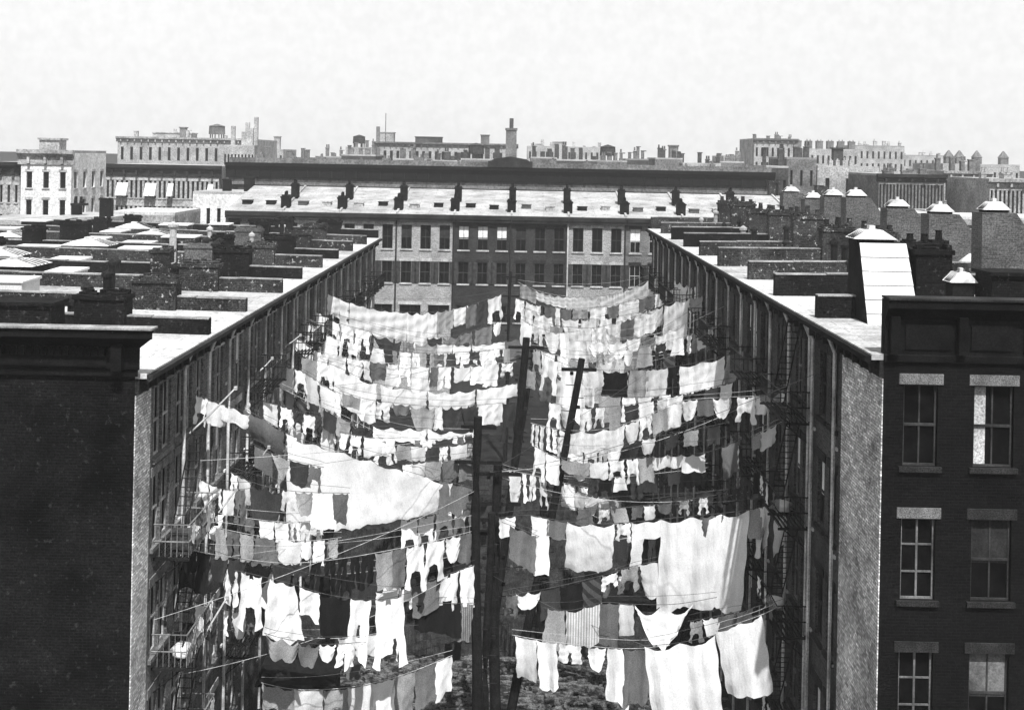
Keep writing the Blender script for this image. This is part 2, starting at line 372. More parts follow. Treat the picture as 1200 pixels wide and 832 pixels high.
def row_house(name, loc, rz, W, H, D, label, group, o):
    """facade at local y=0 (facing -y), x along the row, y into the building"""
    root = empty(name, loc, rz, label, 'tenement house', group)
    rr = random.Random(o['seed'])
    T = lambda u, d, z: (u, d, z)
    fl = o['fl']; wins = []; skip0, skip1 = o.get('blank', (0, 0))
    usable = W - skip0 - skip1
    n = o['n']
    for z in o['floors']:
        for i in range(n):
            cx = skip0 + usable*(i+.5)/n + (.12 if i % 2 == 0 else -.12)
            wins.append((cx-.43, z, .86, 1.95))
    wall = MB(); e = .01
    panel(wall, W-2*e, 0, H, wins, lambda u, d, z: (u+e, d, z))
    front, side_near = o.get('front'), o.get('side')          # windowed / blind wall on the camera side
    for xx, flag in ((e, 'a'), (W-e, 'b')):
        if flag == o.get('open'): continue
        wall.quad((xx, 0, 0), (xx, D, 0), (xx, D, H), (xx, 0, H))
    wall.quad((e, D, 0), (W-e, D, 0), (W-e, D, H), (e, D, H))
    wall.build('wall', o['mat'], root)
    def ex(i):
        r = rr.random(); out = []
        if r < .16: out.append(('blind', 'blind'))
        elif r < .28: out.append(('curtain', 'blind'))
        return out
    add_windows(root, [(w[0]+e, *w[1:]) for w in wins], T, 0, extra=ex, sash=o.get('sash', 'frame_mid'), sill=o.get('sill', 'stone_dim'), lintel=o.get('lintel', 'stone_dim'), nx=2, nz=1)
    # roof slab with eave, sloping slightly up towards the street
    up = o.get('rise', .35)
    rf = MB().hexa([(e,-.30,H+.002),(W-e,-.30,H+.002),(W-e,D,H+up),(e,D,H+up),(e,-.30,H+.14),(W-e,-.30,H+.14),(W-e,D,H+up+.14),(e,D,H+up+.14)])
    roof = rf.build('roof', o.get('roofmat', 'tin'), root)
    zr = lambda y: H + .14 + up*(y+.3)/(D+.3)
    MB().prism_x([(-.302,H-.12),(-.46,H-.02),(-.46,H+.10),(-.302,H+.10)], e, W-e).build('gutter', o.get('gutter', 'cornice_mid'), root)
    fz = MB(); fz.box(e, -.10, H-.42, W-e, -.003, H-.004)
    k = int(W/.75)
    for i in range(k):
        x = .3 + (W-.6)*i/(k-1); fz.box(x-.06, -.26, H-.36, x+.06, -.102, H-.008)
    fz.build('cornice', o.get('frieze', 'cornice_mid'), root)
    # drain pipes and iron tie rods on the facade
    for x in o.get('pipes', (.25,)):
        p = MB(); p.tube([(x, -.12, .2), (x, -.12, H-.5), (x, -.30, H-.05)], .055, 6)
        for z in range(2, int(H), 3): p.box(x-.1, -.06, z, x+.1, -.003, z+.08)
        p.build('drainpipe', 'pipe_pale', root)
    # party wall parapet on the side named by 'par'
    px = 0 if o.get('par', 'a') == 'a' else W
    y0 = o.get('par_y0', .3); segs = o.get('par_segs', [(y0, D-.5, .62)])
    pm = MB(); cm = MB()
    for (a, b, hh) in segs:
        pm.hexa([(px-.16,a,zr(a)-.3),(px+.16,a,zr(a)-.3),(px+.16,b,zr(b)-.3),(px-.16,b,zr(b)-.3),
                 (px-.16,a,zr(a)+hh),(px+.16,a,zr(a)+hh),(px+.16,b,zr(b)+hh),(px-.16,b,zr(b)+hh)])
        nseg = max(1, int((b-a)/1.7))
        for i in range(nseg):
            c0, c1 = a+(b-a)*i/nseg+.012, a+(b-a)*(i+1)/nseg-.012
            j = rr.uniform(-.012, .02)
            za, zb = zr(c0)+hh+j, zr(c1)+hh+j
            cm.hexa([(px-.18,c0,za+.002),(px+.18,c0,za+.002),(px+.18,c1,zb+.002),(px-.18,c1,zb+.002),
                     (px-.18,c0,za+.045),(px+.18,c0,za+.045),(px+.18,c1,zb+.045),(px-.18,c1,zb+.045)])
    pp = pm.build('parapet', o.get('parmat', 'brick_roof'), root)
    cm.build('coping', o.get('copmat', 'coping'), pp)
    for (a, b, ww, hh, mt, pots) in o.get('chim', []):
        chimney(roof, px-ww, a, px+ww, b, zr(a)-.2, zr(a)+hh, mt, pots)
    for (x, y, w, d, h, hip) in o.get('sky', []):
        skylight(None, roof, x, y, zr(y), w, d, h, hip, rr.choice(['tar', 'brick_roof', 'tin_panel', 'tar']))
    for (x, y, w, d, h, mt) in o.get('hatch', []):        # low roof hatches with pale tin lids
        z = zr(y); m = MB().box(x, y, z-.1, x+w, y+d, z+h).build('roof_hatch', mt, roof)
        l = MB().hexa([(x-.06,y-.06,z+h+.002),(x+w+.06,y-.06,z+h+.002),(x+w+.06,y+d+.06,z+h+.002),(x-.06,y+d+.06,z+h+.002),(x-.06,y-.06,z+h+.06),(x+w+.06,y-.06,z+h+.10),(x+w+.06,y+d+.06,z+h+.10),(x-.06,y+d+.06,z+h+.06)])
        l.build('hatch_lid', 'tin_panel', roof)
    for (x, y, r, h) in o.get('vents', []):
        m = MB(); z = zr(y)
        m.lathe(x, y, [(r, z-.1), (r, z+h), (r*1.5, z+h+.003), (r*1.5, z+h+.12), (.02, z+h+.26)], 10)
        m.build('roof_vent', rr.choice(['tar', 'iron', 'tin_dull']), roof)
    for (x0, y, w, d, h, mt) in o.get('bulk', []):        # stair bulkhead whose top slopes down to the street
        z = zr(y)
        m = MB().prism_x([(y, z-.1), (y+d, z-.1), (y+d, z+h*.70), (y+d*.68, z+h), (y, z+h)], x0, x0+w)
        m.build('stair_bulkhead', mt, roof)
        if o.get('bulk_sky', True):
            skylight(None, roof, x0+w*.2, y+d*.10, z+h, w*.6, d*.46, .10, .30)
    for (u0, u1, z) in o.get('escapes', []):
        fire_escape(root, u0, u1, z, T, 0, ladder=o.get('ladders', False), railing_mat=o.get('rail', 'iron'))
    return root, roof, zr

XL, XR, HL, HR = -9.95, 9.0, 16.0, 17.2
LY = [33.5, 40.9, 46.9, 53.4, 59.4, 65.5, 71.2, 77.0, 83.0, 89.5]
RY = [31.3, 38.5, 44.6, 50.5, 56.7, 62.7, 68.8, 74.9, 80.9, 86.0]
floorsL = [2.6, 5.55, 8.5, 11.1, 13.55]
floorsL = [1.9, 4.95, 8.0, 11.05, 13.5]
floorsR = [1.55, 4.83, 8.1, 11.38, 14.55]
feat_left = ['with the black bracketed cornice', 'behind the black cornice, big black chimney', 'with the ragged brick chimney', 'with a wide black chimney block',
             'midway along', 'with a slim stovepipe', 'past the middle', 'near the far end', 'last but one before the end houses', 'at the far end of the row']
for i in range(9):
    y0, y1 = LY[i], LY[i+1]; W = y1-y0; rr = random.Random(100+i)
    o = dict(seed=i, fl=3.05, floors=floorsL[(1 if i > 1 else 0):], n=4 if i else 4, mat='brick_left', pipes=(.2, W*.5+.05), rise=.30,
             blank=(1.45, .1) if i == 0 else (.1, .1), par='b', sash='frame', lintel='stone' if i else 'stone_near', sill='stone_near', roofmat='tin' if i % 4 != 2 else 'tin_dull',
             parmat=['brick_roof_dark', 'brick_roof', 'brick_roof', 'brick_roof_dark', 'brick_roof'][i % 5])
    D = 24
    o['par_segs'] = [(-.2 + rr.uniform(0, .25), D-.4, rr.uniform(.44, .58))]
    hh = [1.05, .98, 1.0, 1.15, .95, 1.0, .9, 1.0, .95][i]
    o['chim'] = [(2.45, 4.05, .42, hh, ['brick_roof_dark', 'brick_roof', 'brick_roof', 'brick_roof_dark', 'brick_roof'][i % 5], 0)]
    if i > 0: o['chim'].append((16.2 + rr.uniform(-.4, .4), 17.5, .38, rr.uniform(.7, 1.1), rr.choice(['brick_roof', 'brick_roof_dark', 'brick_bulk']), 0))
    if i > 2: o['chim'].append((5.9 + rr.uniform(-.5, .5), 7.0, .38, rr.uniform(.8, 1.05), rr.choice(['brick_bulk', 'brick_roof_dark', 'brick_roof']), 0))
    o['sky'] = []
    if i >= 1:
        for yy in (8.6, 11.2, 13.9, 18.0, 20.6):
            q = rr.random()
            if q < .5: o.setdefault('hatch', []).append((rr.uniform(.6, 1.8), yy + rr.uniform(-.5, .6), rr.uniform(1.0, 2.4), rr.uniform(1.0, 2.3), rr.uniform(.35, .95), rr.choice(['brick_bulk', 'grey_wall', 'tar', 'brick_roof', 'tin_panel'])))
            elif q < .85:
                o['sky'].append((rr.uniform(.7, 1.3), yy + rr.uniform(-.4, .4), rr.uniform(1.2, 2.3), rr.uniform(1.3, 2.5), rr.uniform(.35, .8), rr.uniform(.18, .34)))
    o['vents'] = [(rr.uniform(1, W-1), rr.uniform(5, 8), rr.uniform(.1, .2), rr.uniform(.5, 1.2)) for _ in range(2)]
    if i == 4: o['vents'].append((2.0, 6.6, .17, 2.1))
    if i == 0:
        o['pipes'] = (W*.62,); o['ladders'] = True; o['rail'] = 'iron_pale'
        o['escapes'] = [(2.0, 5.4, z-.35) for z in floorsL[:4]]
        o['open'] = 'a'; o['n'] = 5
        o['sky'] = [(2.6, 7.3, 1.2, .9, .25, .45)]
        o['chim'].append((1.2, 1.2, 0, 0, 'tar', 0)); o['chim'].pop()
    elif i in (1, 3, 5, 7): o['escapes'] = [(W*.5+.2, W-.3, z-.35) for z in o['floors'][1:4]]
    else: o['escapes'] = [(.35, W*.5-.1, z-.35) for z in o['floors'][1:4]]
    root, roof, zr = row_house('row_house', (XL, y0, 0), R(90), W, HL, D,
        f"{ORD[i]} tenement from the front in the left row, {feat_left[i]}", 'tenement row left of the yard', o)
    if i == 0:
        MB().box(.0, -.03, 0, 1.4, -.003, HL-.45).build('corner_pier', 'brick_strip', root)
        # end wall towards the camera: blind, its shade put into near-black brick, with an ornate bracketed cornice
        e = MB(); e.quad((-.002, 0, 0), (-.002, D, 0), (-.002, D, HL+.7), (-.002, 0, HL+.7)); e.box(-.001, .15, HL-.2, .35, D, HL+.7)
        e.build('end_wall', 'brick_end_shade', root)
        zt = CZ - 212*(32.85)/F     # top of the cornice
        c = MB()
        prof = [(-.003, zt-1.30), (-.10, zt-1.28), (-.10, zt-1.12), (-.16, zt-1.08), (-.16, zt-.52), (-.30, zt-.42), (-.52, zt-.26), (-.60, zt-.22), (-.60, zt-.06), (-.66, zt), (-.003, zt)]
        n = len(c.v); k = len(prof); ov = [abs(p[0])*1.0 for p in prof]
        c.v += [(x, -o_, z) for (x, z), o_ in zip(prof, ov)] + [(x, D, z) for x, z in prof]
        c.f.append(tuple(n+j for j in range(k))); c.f.append(tuple(n+k+j for j in reversed(range(k))))
        for j in range(k): c.f.append((n+j, n+k+j, n+k+(j+1) % k, n+(j+1) % k))
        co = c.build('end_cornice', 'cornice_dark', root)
        b = MB()
        for j in range(46):
            y = .35 + .19*j; b.box(-.30, y, zt-.72, -.162, y+.09, zt-.50)
        for y in (.25, 4.6, 9.0):
            b.box(-.42, y, zt-1.1, -.163, y+.28, zt-.40)
        b.box(-.20, .7, zt-1.02, -.165, 4.3, zt-.80)
        b.build('brackets', 'cornice_dark', co)
        l = MB().box(-.67, -.60, zt+.003, -.10, D, zt+.05); l.build('flashing', 'coping', co)
        # black bulkhead on the roof just behind the cornice
        MB().box(4.4, 3.85, HL, 5.6, 6.4, HL+1.32).box(4.3, 3.75, HL+1.322, 5.7, 6.5, HL+1.42).build('stair_bulkhead', 'brick_roof_dark', roof)

feat_right = ['with black end wall and pale lintels', 'behind the black corner building', 'with a wide brick chimney stack', 'with arched vent pipes on the parapet', 'midway along', 'past the middle',
              'with the sixth stair bulkhead', 'near the far end', 'at the far end of the row']
for i in range(9):
    y0, y1 = RY[i], RY[i+1]; W = y1-y0; rr = random.Random(300+i); D = 20
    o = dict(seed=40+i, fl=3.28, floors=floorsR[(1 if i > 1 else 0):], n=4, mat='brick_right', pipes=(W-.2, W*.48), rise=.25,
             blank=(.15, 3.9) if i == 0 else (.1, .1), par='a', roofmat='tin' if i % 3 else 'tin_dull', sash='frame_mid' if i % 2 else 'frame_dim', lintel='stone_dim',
             parmat=['brick_roof_dark', 'brick_roof_dark', 'brick_roof', 'brick_roof', 'brick_roof'][i % 5], gutter='cornice_dark')
    o['par_segs'] = [(-.15 + rr.uniform(0, .25), D-.4, rr.uniform(.60, .78))]
    o['chim'] = [(4.4, 5.9, .40, rr.uniform(1.5, 1.9), 'brick_roof' if i > 1 else 'brick_roof_dark', 3)] if i else []
    o['vents'] = [(rr.uniform(1, W-1), rr.uniform(2.5, 7), rr.uniform(.1, .16), rr.uniform(.5, 1.3)) for _ in range(3)]
    o['sky'] = [(W*.35, 9.6+rr.uniform(-.5, .5), 1.9, 1.5, .5, .4), (W*.3, 12.3, 1.2, 1.1, .6, .35)] if i else []
    if i > 0: o['bulk'] = [(W*.42, 8.0 + (0 if i < 5 else rr.uniform(-.6, .4)), 1.1, 1.85, 2.6 + rr.uniform(-.3, .25), 'brick_bulk')]
    if i == 0:
        o['open'] = 'b'; o['n'] = 2; o['pipes'] = (.2, W*.48-.6)
        o['escapes'] = []
    elif i == 1: o['escapes'] = [(W-3.3, W-.1, z-.4) for z in floorsR[1:5]]; o['ladders'] = True
    elif i in (3, 5): o['escapes'] = [(.4, W*.5, z-.4) for z in o['floors'][1:]]
    else: o['escapes'] = [(W*.45, W-.4, z-.4) for z in o['floors'][1:]]
    root, roof, zr = row_house('row_house', (XR, y1, 0), R(-90), W, HR, D,
        f"{ORD[i]} tenement from the front in the right row, {feat_right[i]}", 'tenement row right of the yard', o)
    if i == 0:
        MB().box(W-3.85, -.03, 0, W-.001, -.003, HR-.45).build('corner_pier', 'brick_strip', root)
        # camera side of the corner building: local x = W, windows in two columns
        Tn = lambda u, d, z: (W-d+.002, u, z)
        wins = []
        for z in (14.63, 11.36, 8.09, 4.8):
            for (ux, ww) in ((.50, .84), (2.22, .98), (4.3, .9), (6.2, .9)):
                wins.append((ux, z, ww, 2.0))
        m = MB(); panel(m, D, 0, HR+.6, wins, Tn, .18); m.build('end_wall', 'brick_nearright_shade', root)
        def ex2(i):
            return [('curtain', 'stone')] if i == 1 else [('blind', 'blind_dim')] if i == 5 else [('blind', 'frame_mid')] if i == 9 else []
        # windows face local +x
        for k, (u, z, w, h) in enumerate(wins):
            wn = link('window', win_mesh('window', w, h, 'glass', .18), root, Tn(u+w/2, 0, z), R(90))
            link('sash', win_mesh('sash', w, h, 'frame_dim' if k not in (4, 8) else 'frame_mid', .18, 2, 3 if k in (4, 8) else 1), wn)
            link('sill', win_mesh('sill', w, h, 'stone_dim'), wn)
            link('lintel', win_mesh('lintel', w, h, 'stone_near' if k < 5 else 'stone_dim'), wn)
            for e_ in ex2(k): link(e_[0], win_mesh(e_[0], w, h, e_[1], .18), wn)
        zt = CZ - 159*31.0/F
        prof = [(0.004, zt-1.55), (.08, zt-1.53), (.08, zt-1.38), (.05, zt-1.35), (.05, zt-.50), (.12, zt-.42), (.30, zt-.24), (.36, zt-.20), (.36, zt-.05), (.40, zt), (.004, zt)]
        c = MB(); n = 0; k = len(prof)
        c.v += [(W+x, -.0, z) for x, z in prof] + [(W+x, D, z) for x, z in prof]
        c.f.append(tuple(j for j in range(k))); c.f.append(tuple(k+j for j in reversed(range(k))))
        for j in range(k): c.f.append((j, k+j, k+(j+1) % k, (j+1) % k))
        co = c.build('end_cornice', 'cornice_black', root)
        b = MB()
        for y in (.1, 1.75, 3.4, 5.1):
            b.box(W+.052, y, zt-1.33, W+.24, y+.22, zt-.42)
        for y in (.5, 2.1, 3.8): b.box(W+.052, y, zt-1.22, W+.09, y+1.1, zt-.62)
        b.build('brackets', 'cornice_black', co)
        MB().box(W-.3, .0, zt+.003, W+.41, D, zt+.05).build('flashing', 'cornice_mid', co)
        MB().box(W-.34, .02, HR+.1, W-.012, D, zt-.02).build('parapet', 'brick_roof_dark', root)
        # bright tin clad stair bulkhead with hipped skylight: world X 10.2..11.6, Y 37..39.2
        yb0, yb1 = 10.15-XR, 11.55-XR
        xw = lambda Y: y1-Y
        z0, z1 = HR+.05, CZ-93*38.1/F
        bk = MB().hexa([(xw(37.0),yb0,z0),(xw(37.0),yb1+.12,z0),(xw(39.3),yb1+.12,z0),(xw(39.3),yb0,z0),
                        (xw(38.1),yb0,z1),(xw(38.1),yb1,z1),(xw(39.3),yb1,z1),(xw(39.3),yb0,z1)])
        bk.build('stair_bulkhead', 'tar', roof)
        cl = MB()
        n_ = 6
        for j in range(n_):                       # sheets of tin lapped down the sloping face
            t0, t1 = j/n_, (j+1)/n_
            pa = lambda t, yy, off: (xw(37.0+1.1*t)+off, yy, z0+(z1-z0)*t)
            a0, a1 = pa(t0, yb0+.01, .05), pa(t0, yb1+.12*(1-t0), .05)
            b0, b1 = pa(t1, yb0+.01, .015), pa(t1, yb1+.12*(1-t1), .015)
            q = [a0, a1, (a1[0]-.05, a1[1], a1[2]), (a0[0]-.05, a0[1], a0[2]), b0, b1, (b1[0]-.015, b1[1], b1[2]), (b0[0]-.015, b0[1], b0[2])]
            cl.hexa(q)
        cl.build('tin_cladding', 'tin_panel', roof)
        skylight(None, roof, xw(39.25), yb0-.02, z1+.003, 1.0, 1.1, .10, .27)
        # black chimney block and vents to its right
        chimney(roof, xw(38.4), 11.75-XR, xw(37.7), 12.8-XR, HR, HR+2.15, 'brick_roof_dark', 0)
        MB().box(xw(36.9), 13.2-XR, HR, xw(35.6), 15.2-XR, HR+1.75).box(xw(36.95), 13.1-XR, HR+1.752, xw(35.5), 15.3-XR, HR+1.85).build('stair_bulkhead', 'brick_roof_dark', roof)
        skylight(None, roof, xw(37.2), 12.45-XR, HR+.9, .62, .62, .55, .28)
        MB().box(xw(37.15), 12.5-XR, HR, xw(36.6), 13.02-XR, HR+.9).build('skylight_curb', 'brick_roof_dark', roof)

# ------------------------------------------------------------------ far cross row of houses
FY, FH = 115.0, CZ - 71*115/F
FW = 5.14
fx0 = xat(601, FY) - 5*FW
fm = ['far_mid', 'far_pale', 'far_pale', 'far_pale', 'far_dark', 'far_dark', 'far_pale', 'far_mid', 'far_pale', 'far_mid']
flab = ['mostly hidden behind left roofs', 'half hidden behind the left row', 'pale stippled front beside the left row', 'pale front with dark shuttered windows', 'dark front with white window shades',
        'dark front with dark windows', 'pale front right of the dark pair', 'with one bright window beside right row', 'half hidden behind the right row', 'hidden behind right roofs']
for i in range(10):
    W = FW; rr = random.Random(500+i)
    root = empty('terrace_house', (fx0+i*FW, FY, 0), 0, f"far terrace house at the yard end, {flab[i]}", 'terrace house', 'terrace across the far end of the yard')
    T = lambda u, d, z: (u, d, z)
    wins = []
    zt = FH-.85
    for r_, (zb, h) in enumerate(((zt-2.15, 2.15), (zt-2.15-3.05, 1.95), (zt-2.15-6.1, 1.95))):
        for k in range(3 if r_ < 2 else 2):
            cx = W*(k+.5)/3 if r_ < 2 else W*(k+.5)/2
            wins.append((cx-.47, zb, .94, h) if r_ < 2 else (cx-.95, zb-.35, 1.9, 1.45))
    m = MB(); panel(m, W-.02, 0, FH, wins, lambda u, d, z: (u+.01, d, z), .18)
    m.quad((.01,0,0),(.01,12,0),(.01,12,FH),(.01,0,FH)); m.quad((W-.01,0,0),(W-.01,12,0),(W-.01,12,FH),(W-.01,0,FH))
    m.build('wall', fm[i], root)
    def ex(k, i=i, rr=rr):
        if i == 4 and k < 3: return [('blind', 'blind')]
        if k in (3, 4, 5): return [('shutter', 'frame_dark')] if i != 5 else []
        if i == 7 and k == 0: return [('blind', 'blind')]
        return [('blind', 'blind_dim')] if rr.random() < .25 else []
    add_windows(root, [(w[0]+.01, *w[1:]) for w in wins], T, 0, sash='frame' if i == 7 else 'frame_dim' if i == 4 else 'frame_dark', lintel='stone' if i in (1,2,3,6) else 'stone_dim', sill='stone', depth=.18, extra=ex)
    rise = 1.95
    rf = MB().hexa([(.01,-.35,FH+.002),(W-.01,-.35,FH+.002),(W-.01,12,FH+rise),(.01,12,FH+rise),(.01,-.35,FH+.14),(W-.01,-.35,FH+.14),(W-.01,12,FH+rise+.14),(.01,12,FH+rise+.14)])
    roof = rf.build('roof', 'tin' if i < 0 else 'tin_far', root)
    zr = lambda y: FH+.14+rise*(y+.35)/12.35
    MB().box(.01, -.44, FH-.25, W-.01, -.352, FH+.12).box(.01, -.35, FH-.5, W-.01, -.003, FH-.03).build('cornice', 'cornice_mid', root)
    p = MB().tube([(W-.06, -.1, .2), (W-.06, -.1, FH-.5)], .07, 6); p.build('drainpipe', 'pipe_pale' if i == 5 else 'cornice_mid', root)
    chimney(roof, W-.42, 1.2, W+.36, 2.2, zr(1)-.2, zr(1)+.95, 'brick_roof_dark', 2)
    chimney(roof, W-.30, 5.6, W+.34, 6.6, zr(6)-.2, zr(6)+1.15, 'brick_roof_dark', 2)
    for (sx, w) in ((.9, .85), (3.1, .8)):
        yy = 2.6 + rr.uniform(-.3, .5)
        m = MB().box(sx, yy, zr(yy)-.1, sx+w, yy+.9, zr(yy)+.33); m.box(sx-.05, yy-.05, zr(yy)+.332, sx+w+.05, yy+.95, zr(yy)+.40)
        m.build('skylight', rr.choice(['tar', 'tar', 'brick_bulk', 'grey_wall']), roof)
    MB().hexa([(W-.09,-.2,zr(0)-.1),(W+.09,-.2,zr(0)-.1),(W+.09,12,zr(12)-.1),(W-.09,12,zr(12)-.1),(W-.09,-.2,zr(0)+.14),(W+.09,-.2,zr(0)+.14),(W+.09,12,zr(12)+.14),(W-.09,12,zr(12)+.14)]).build('party_ridge', 'tin_dull', root)

# ------------------------------------------------------------------ the city beyond
def city_block(name, label, x0, x1, ytop, Y, D, wall, nx=6, rows=3, wr=.45, fh=3.4, cornice=None, ch=.9, seed=0, roofmat='tin_dull', group=None, base_y=PY, win_h=.6, lintel=None, side=None, sill=None, wfrom=1.0):
    """a building whose front at distance Y spans reference pixels x0..x1 and whose top shows at ytop"""
    xm = (x0+x1)/2
    X0, X1 = at(x0, ytop, Y).x, at(x1, ytop, Y).x; H = at(xm, ytop, Y).z; W = X1-X0
    root = empty(name, (X0, Y, 0), 0, label, 'building', group)
    wins = []; pitch = W/nx
    for r_ in range(rows):
        zb = H - (ch if cornice else .4) - wfrom - fh*win_h - r_*fh
        if zb < 1: break
        for k in range(nx):
            w = pitch*wr; wins.append((pitch*(k+.5)-w/2, zb, w, fh*win_h))
    m = MB(); T = lambda u, d, z: (u, d, z)
    panel(m, W, 0, H, wins, T, .25)
    swins = []; rzs = 0; Ts = None
    if side:                                     # side wall with windows, side = ('l'|'r', n)
        n = side[1]; ps = D/n
        for r_ in range(rows):
            zb = H - (ch if cornice else .4) - wfrom - fh*win_h - r_*fh
            if zb < 1: break
            for k in range(n): swins.append((ps*(k+.5)-ps*wr/2, zb, ps*wr, fh*win_h))
        if side[0] == 'r': Ts = lambda u, d, z: (W-d, u, z); rzs = R(90)
        else: Ts = lambda u, d, z: (d, D-u, z); rzs = R(-90)
        panel(m, D, 0, H, swins, Ts, .25)
    if not (side and side[0] == 'l'): m.quad((0,0,0),(0,D,0),(0,D,H),(0,0,H))
    if not (side and side[0] == 'r'): m.quad((W,0,0),(W,D,0),(W,D,H),(W,0,H))
    m.quad((0,D,0),(W,D,0),(W,D,H),(0,D,H))
    m.build('wall', wall, root)
    add_windows(root, wins, T, 0, sash='frame_dim' if Y < 200 else None, sill=sill, lintel=lintel, depth=.25, nx=1)
    if swins: add_windows(root, swins, Ts, rzs, sash='frame_dim', sill=sill, lintel=lintel, depth=.25, nx=1)
    roof = MB().box(.0, .0, H+.002, W, D, H+.25).build('roof', roofmat, root)
    if cornice:
        c = MB(); s = .003
        c.prism_x([(-s,H-ch),(-.12,H-ch),(-.15,H-ch*.4),(-.55,H-.1),(-.6,H+.28),(-s,H+.28)], -.3, W+.3)
        n = max(3, int(W/1.4))
        for k in range(n):
            x = W*(k+.5)/n; c.box(x-.12, -.45, H-ch*.9, x+.12, -.153, H-ch*.38)
        c.build('cornice', cornice, root)
    return root, roof, H, W
def roofbox(roof, x, y, z, w, d, h, mat='dim_wall', cap=True, name='roof_hut'):
    m = MB().box(x, y, z, x+w, y+d, z+h)
    if cap: m.box(x-.15, y-.15, z+h+.002, x+w+.15, y+d+.15, z+h+.2)
    return m.build(name, mat, roof)
def stacks(roof, W, D, z, n, seed, mat='dim_wall', h=(1.0, 2.4), w=.8):
    r = random.Random(seed)
    for i in range(n):
        x = W*(i+r.uniform(.2, .8))/n; hh = r.uniform(*h); y = r.uniform(.3, D*.6)
        m = MB().box(x, y, z, x+w*r.uniform(.6, 1.3), y+w, z+hh); m.box(x-.06, y-.06, z+hh+.002, x+w*r.uniform(.7, 1.3), y+w+.06, z+hh+r.uniform(.1, .2))
        for k in range(r.choice((0, 0, 1, 2))): m.lathe(x+w*(.25+.5*k), y+w*.5, [(.16, z+hh+.2), (.12, z+hh+.7), (.16, z+hh+.75)], 6)
        m.build('chimney', mat, roof)
def tank(roof, x, y, z, r, h, mat='wood_grey'):
    m = MB()
    for a in range(6):
        t = a*math.pi/3; m.tube([(x+r*.8*math.cos(t), y+r*.8*math.sin(t), z), (x+r*.8*math.cos(t), y+r*.8*math.sin(t), z+h*.35)], .12, 5)
    m.lathe(x, y, [(r, z+h*.35), (r*.94, z+h), (r*1.03, z+h+.003), (.1, z+h*1.18)], 16)
    m.build('water_tank', mat, roof)

# left edge
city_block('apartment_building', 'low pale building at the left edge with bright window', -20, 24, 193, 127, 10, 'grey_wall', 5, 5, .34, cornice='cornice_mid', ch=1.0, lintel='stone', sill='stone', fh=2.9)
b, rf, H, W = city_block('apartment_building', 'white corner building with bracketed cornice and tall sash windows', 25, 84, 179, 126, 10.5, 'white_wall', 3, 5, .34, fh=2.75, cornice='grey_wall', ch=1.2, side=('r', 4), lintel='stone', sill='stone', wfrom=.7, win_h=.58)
roofbox(rf, 1, 2, H+.25, 2, 2, 1.0, 'grey_wall')
# shop row with awnings
b, rf, H, W = city_block('shop_row', 'long shop row with dark cornice and striped awnings on the left', 124, 257, 196, 150, 12, 'grey_wall', 24, 4, .5, fh=3.0, cornice='cornice_mid', ch=1.1, lintel='stone', sill='stone', win_h=.68, wfrom=.5)
for k in (2, 3, 7, 8, 11, 18):
    x = W*(k+.1)/20
    MB().hexa([(x,-.9,H-3.4),(x+.6,-.9,H-3.4),(x+.6,-.05,H-3.35),(x,-.05,H-3.35),(x,-.9,H-3.3),(x+.6,-.9,H-3.3),(x+.6,-.05,H-1.9),(x,-.05,H-1.9)]).build('awning', 'blind', b)
for k in range(9):
    x = W*(k+.1)/10
    MB().hexa([(x,-.9,H-7.3),(x+.8,-.9,H-7.3),(x+.8,-.05,H-7.25),(x,-.05,H-7.25),(x,-.9,H-7.2),(x+.8,-.9,H-7.2),(x+.8,-.05,H-5.9),(x,-.05,H-5.9)]).build('awning', 'blind', b)
b, rf, H, W = city_block('warehouse', 'broad pale warehouse with round water tank behind the shops', 138, 292, 163, 260, 30, 'grey_wall', 14, 3, .3, fh=4.4, cornice='grey_wall', ch=.8, lintel=None)
tank(rf, W*.71, 5, H+.2, 1.7, 2.6, 'dim_wall'); roofbox(rf, W*.44, 3, H+.25, 1.2, 1.5, 2.0); roofbox(rf, W*.2, 6, H+.25, 8, 5, .9, 'grey_wall'); stacks(rf, W, 20, H+.25, 5, 3, 'grey_wall', (.6, 1.6))
b, rf, H, W = city_block('factory', 'ribbed pale factory with tall thin stacks behind the shop row', 262, 298, 172, 230, 16, 'grey_wall', 9, 2, .5, fh=4.5, win_h=.8)
for k, hh in ((.15, 3.5), (.5, 2.5), (.62, 4.2), (.75, 3.2), (.9, 5.2)): roofbox(rf, W*k, 2, H+.2, .7, .7, hh, 'grey_wall', False, 'stack')
b, rf, H, W = city_block('apartment_building', 'hazy pale block with a slim tower above the long roof', 298, 332, 176, 340, 20, 'grey_wall', 6, 2, .4); roofbox(rf, W*.62, 2, H, 1.6, 1.6, 3.5, 'grey_wall')
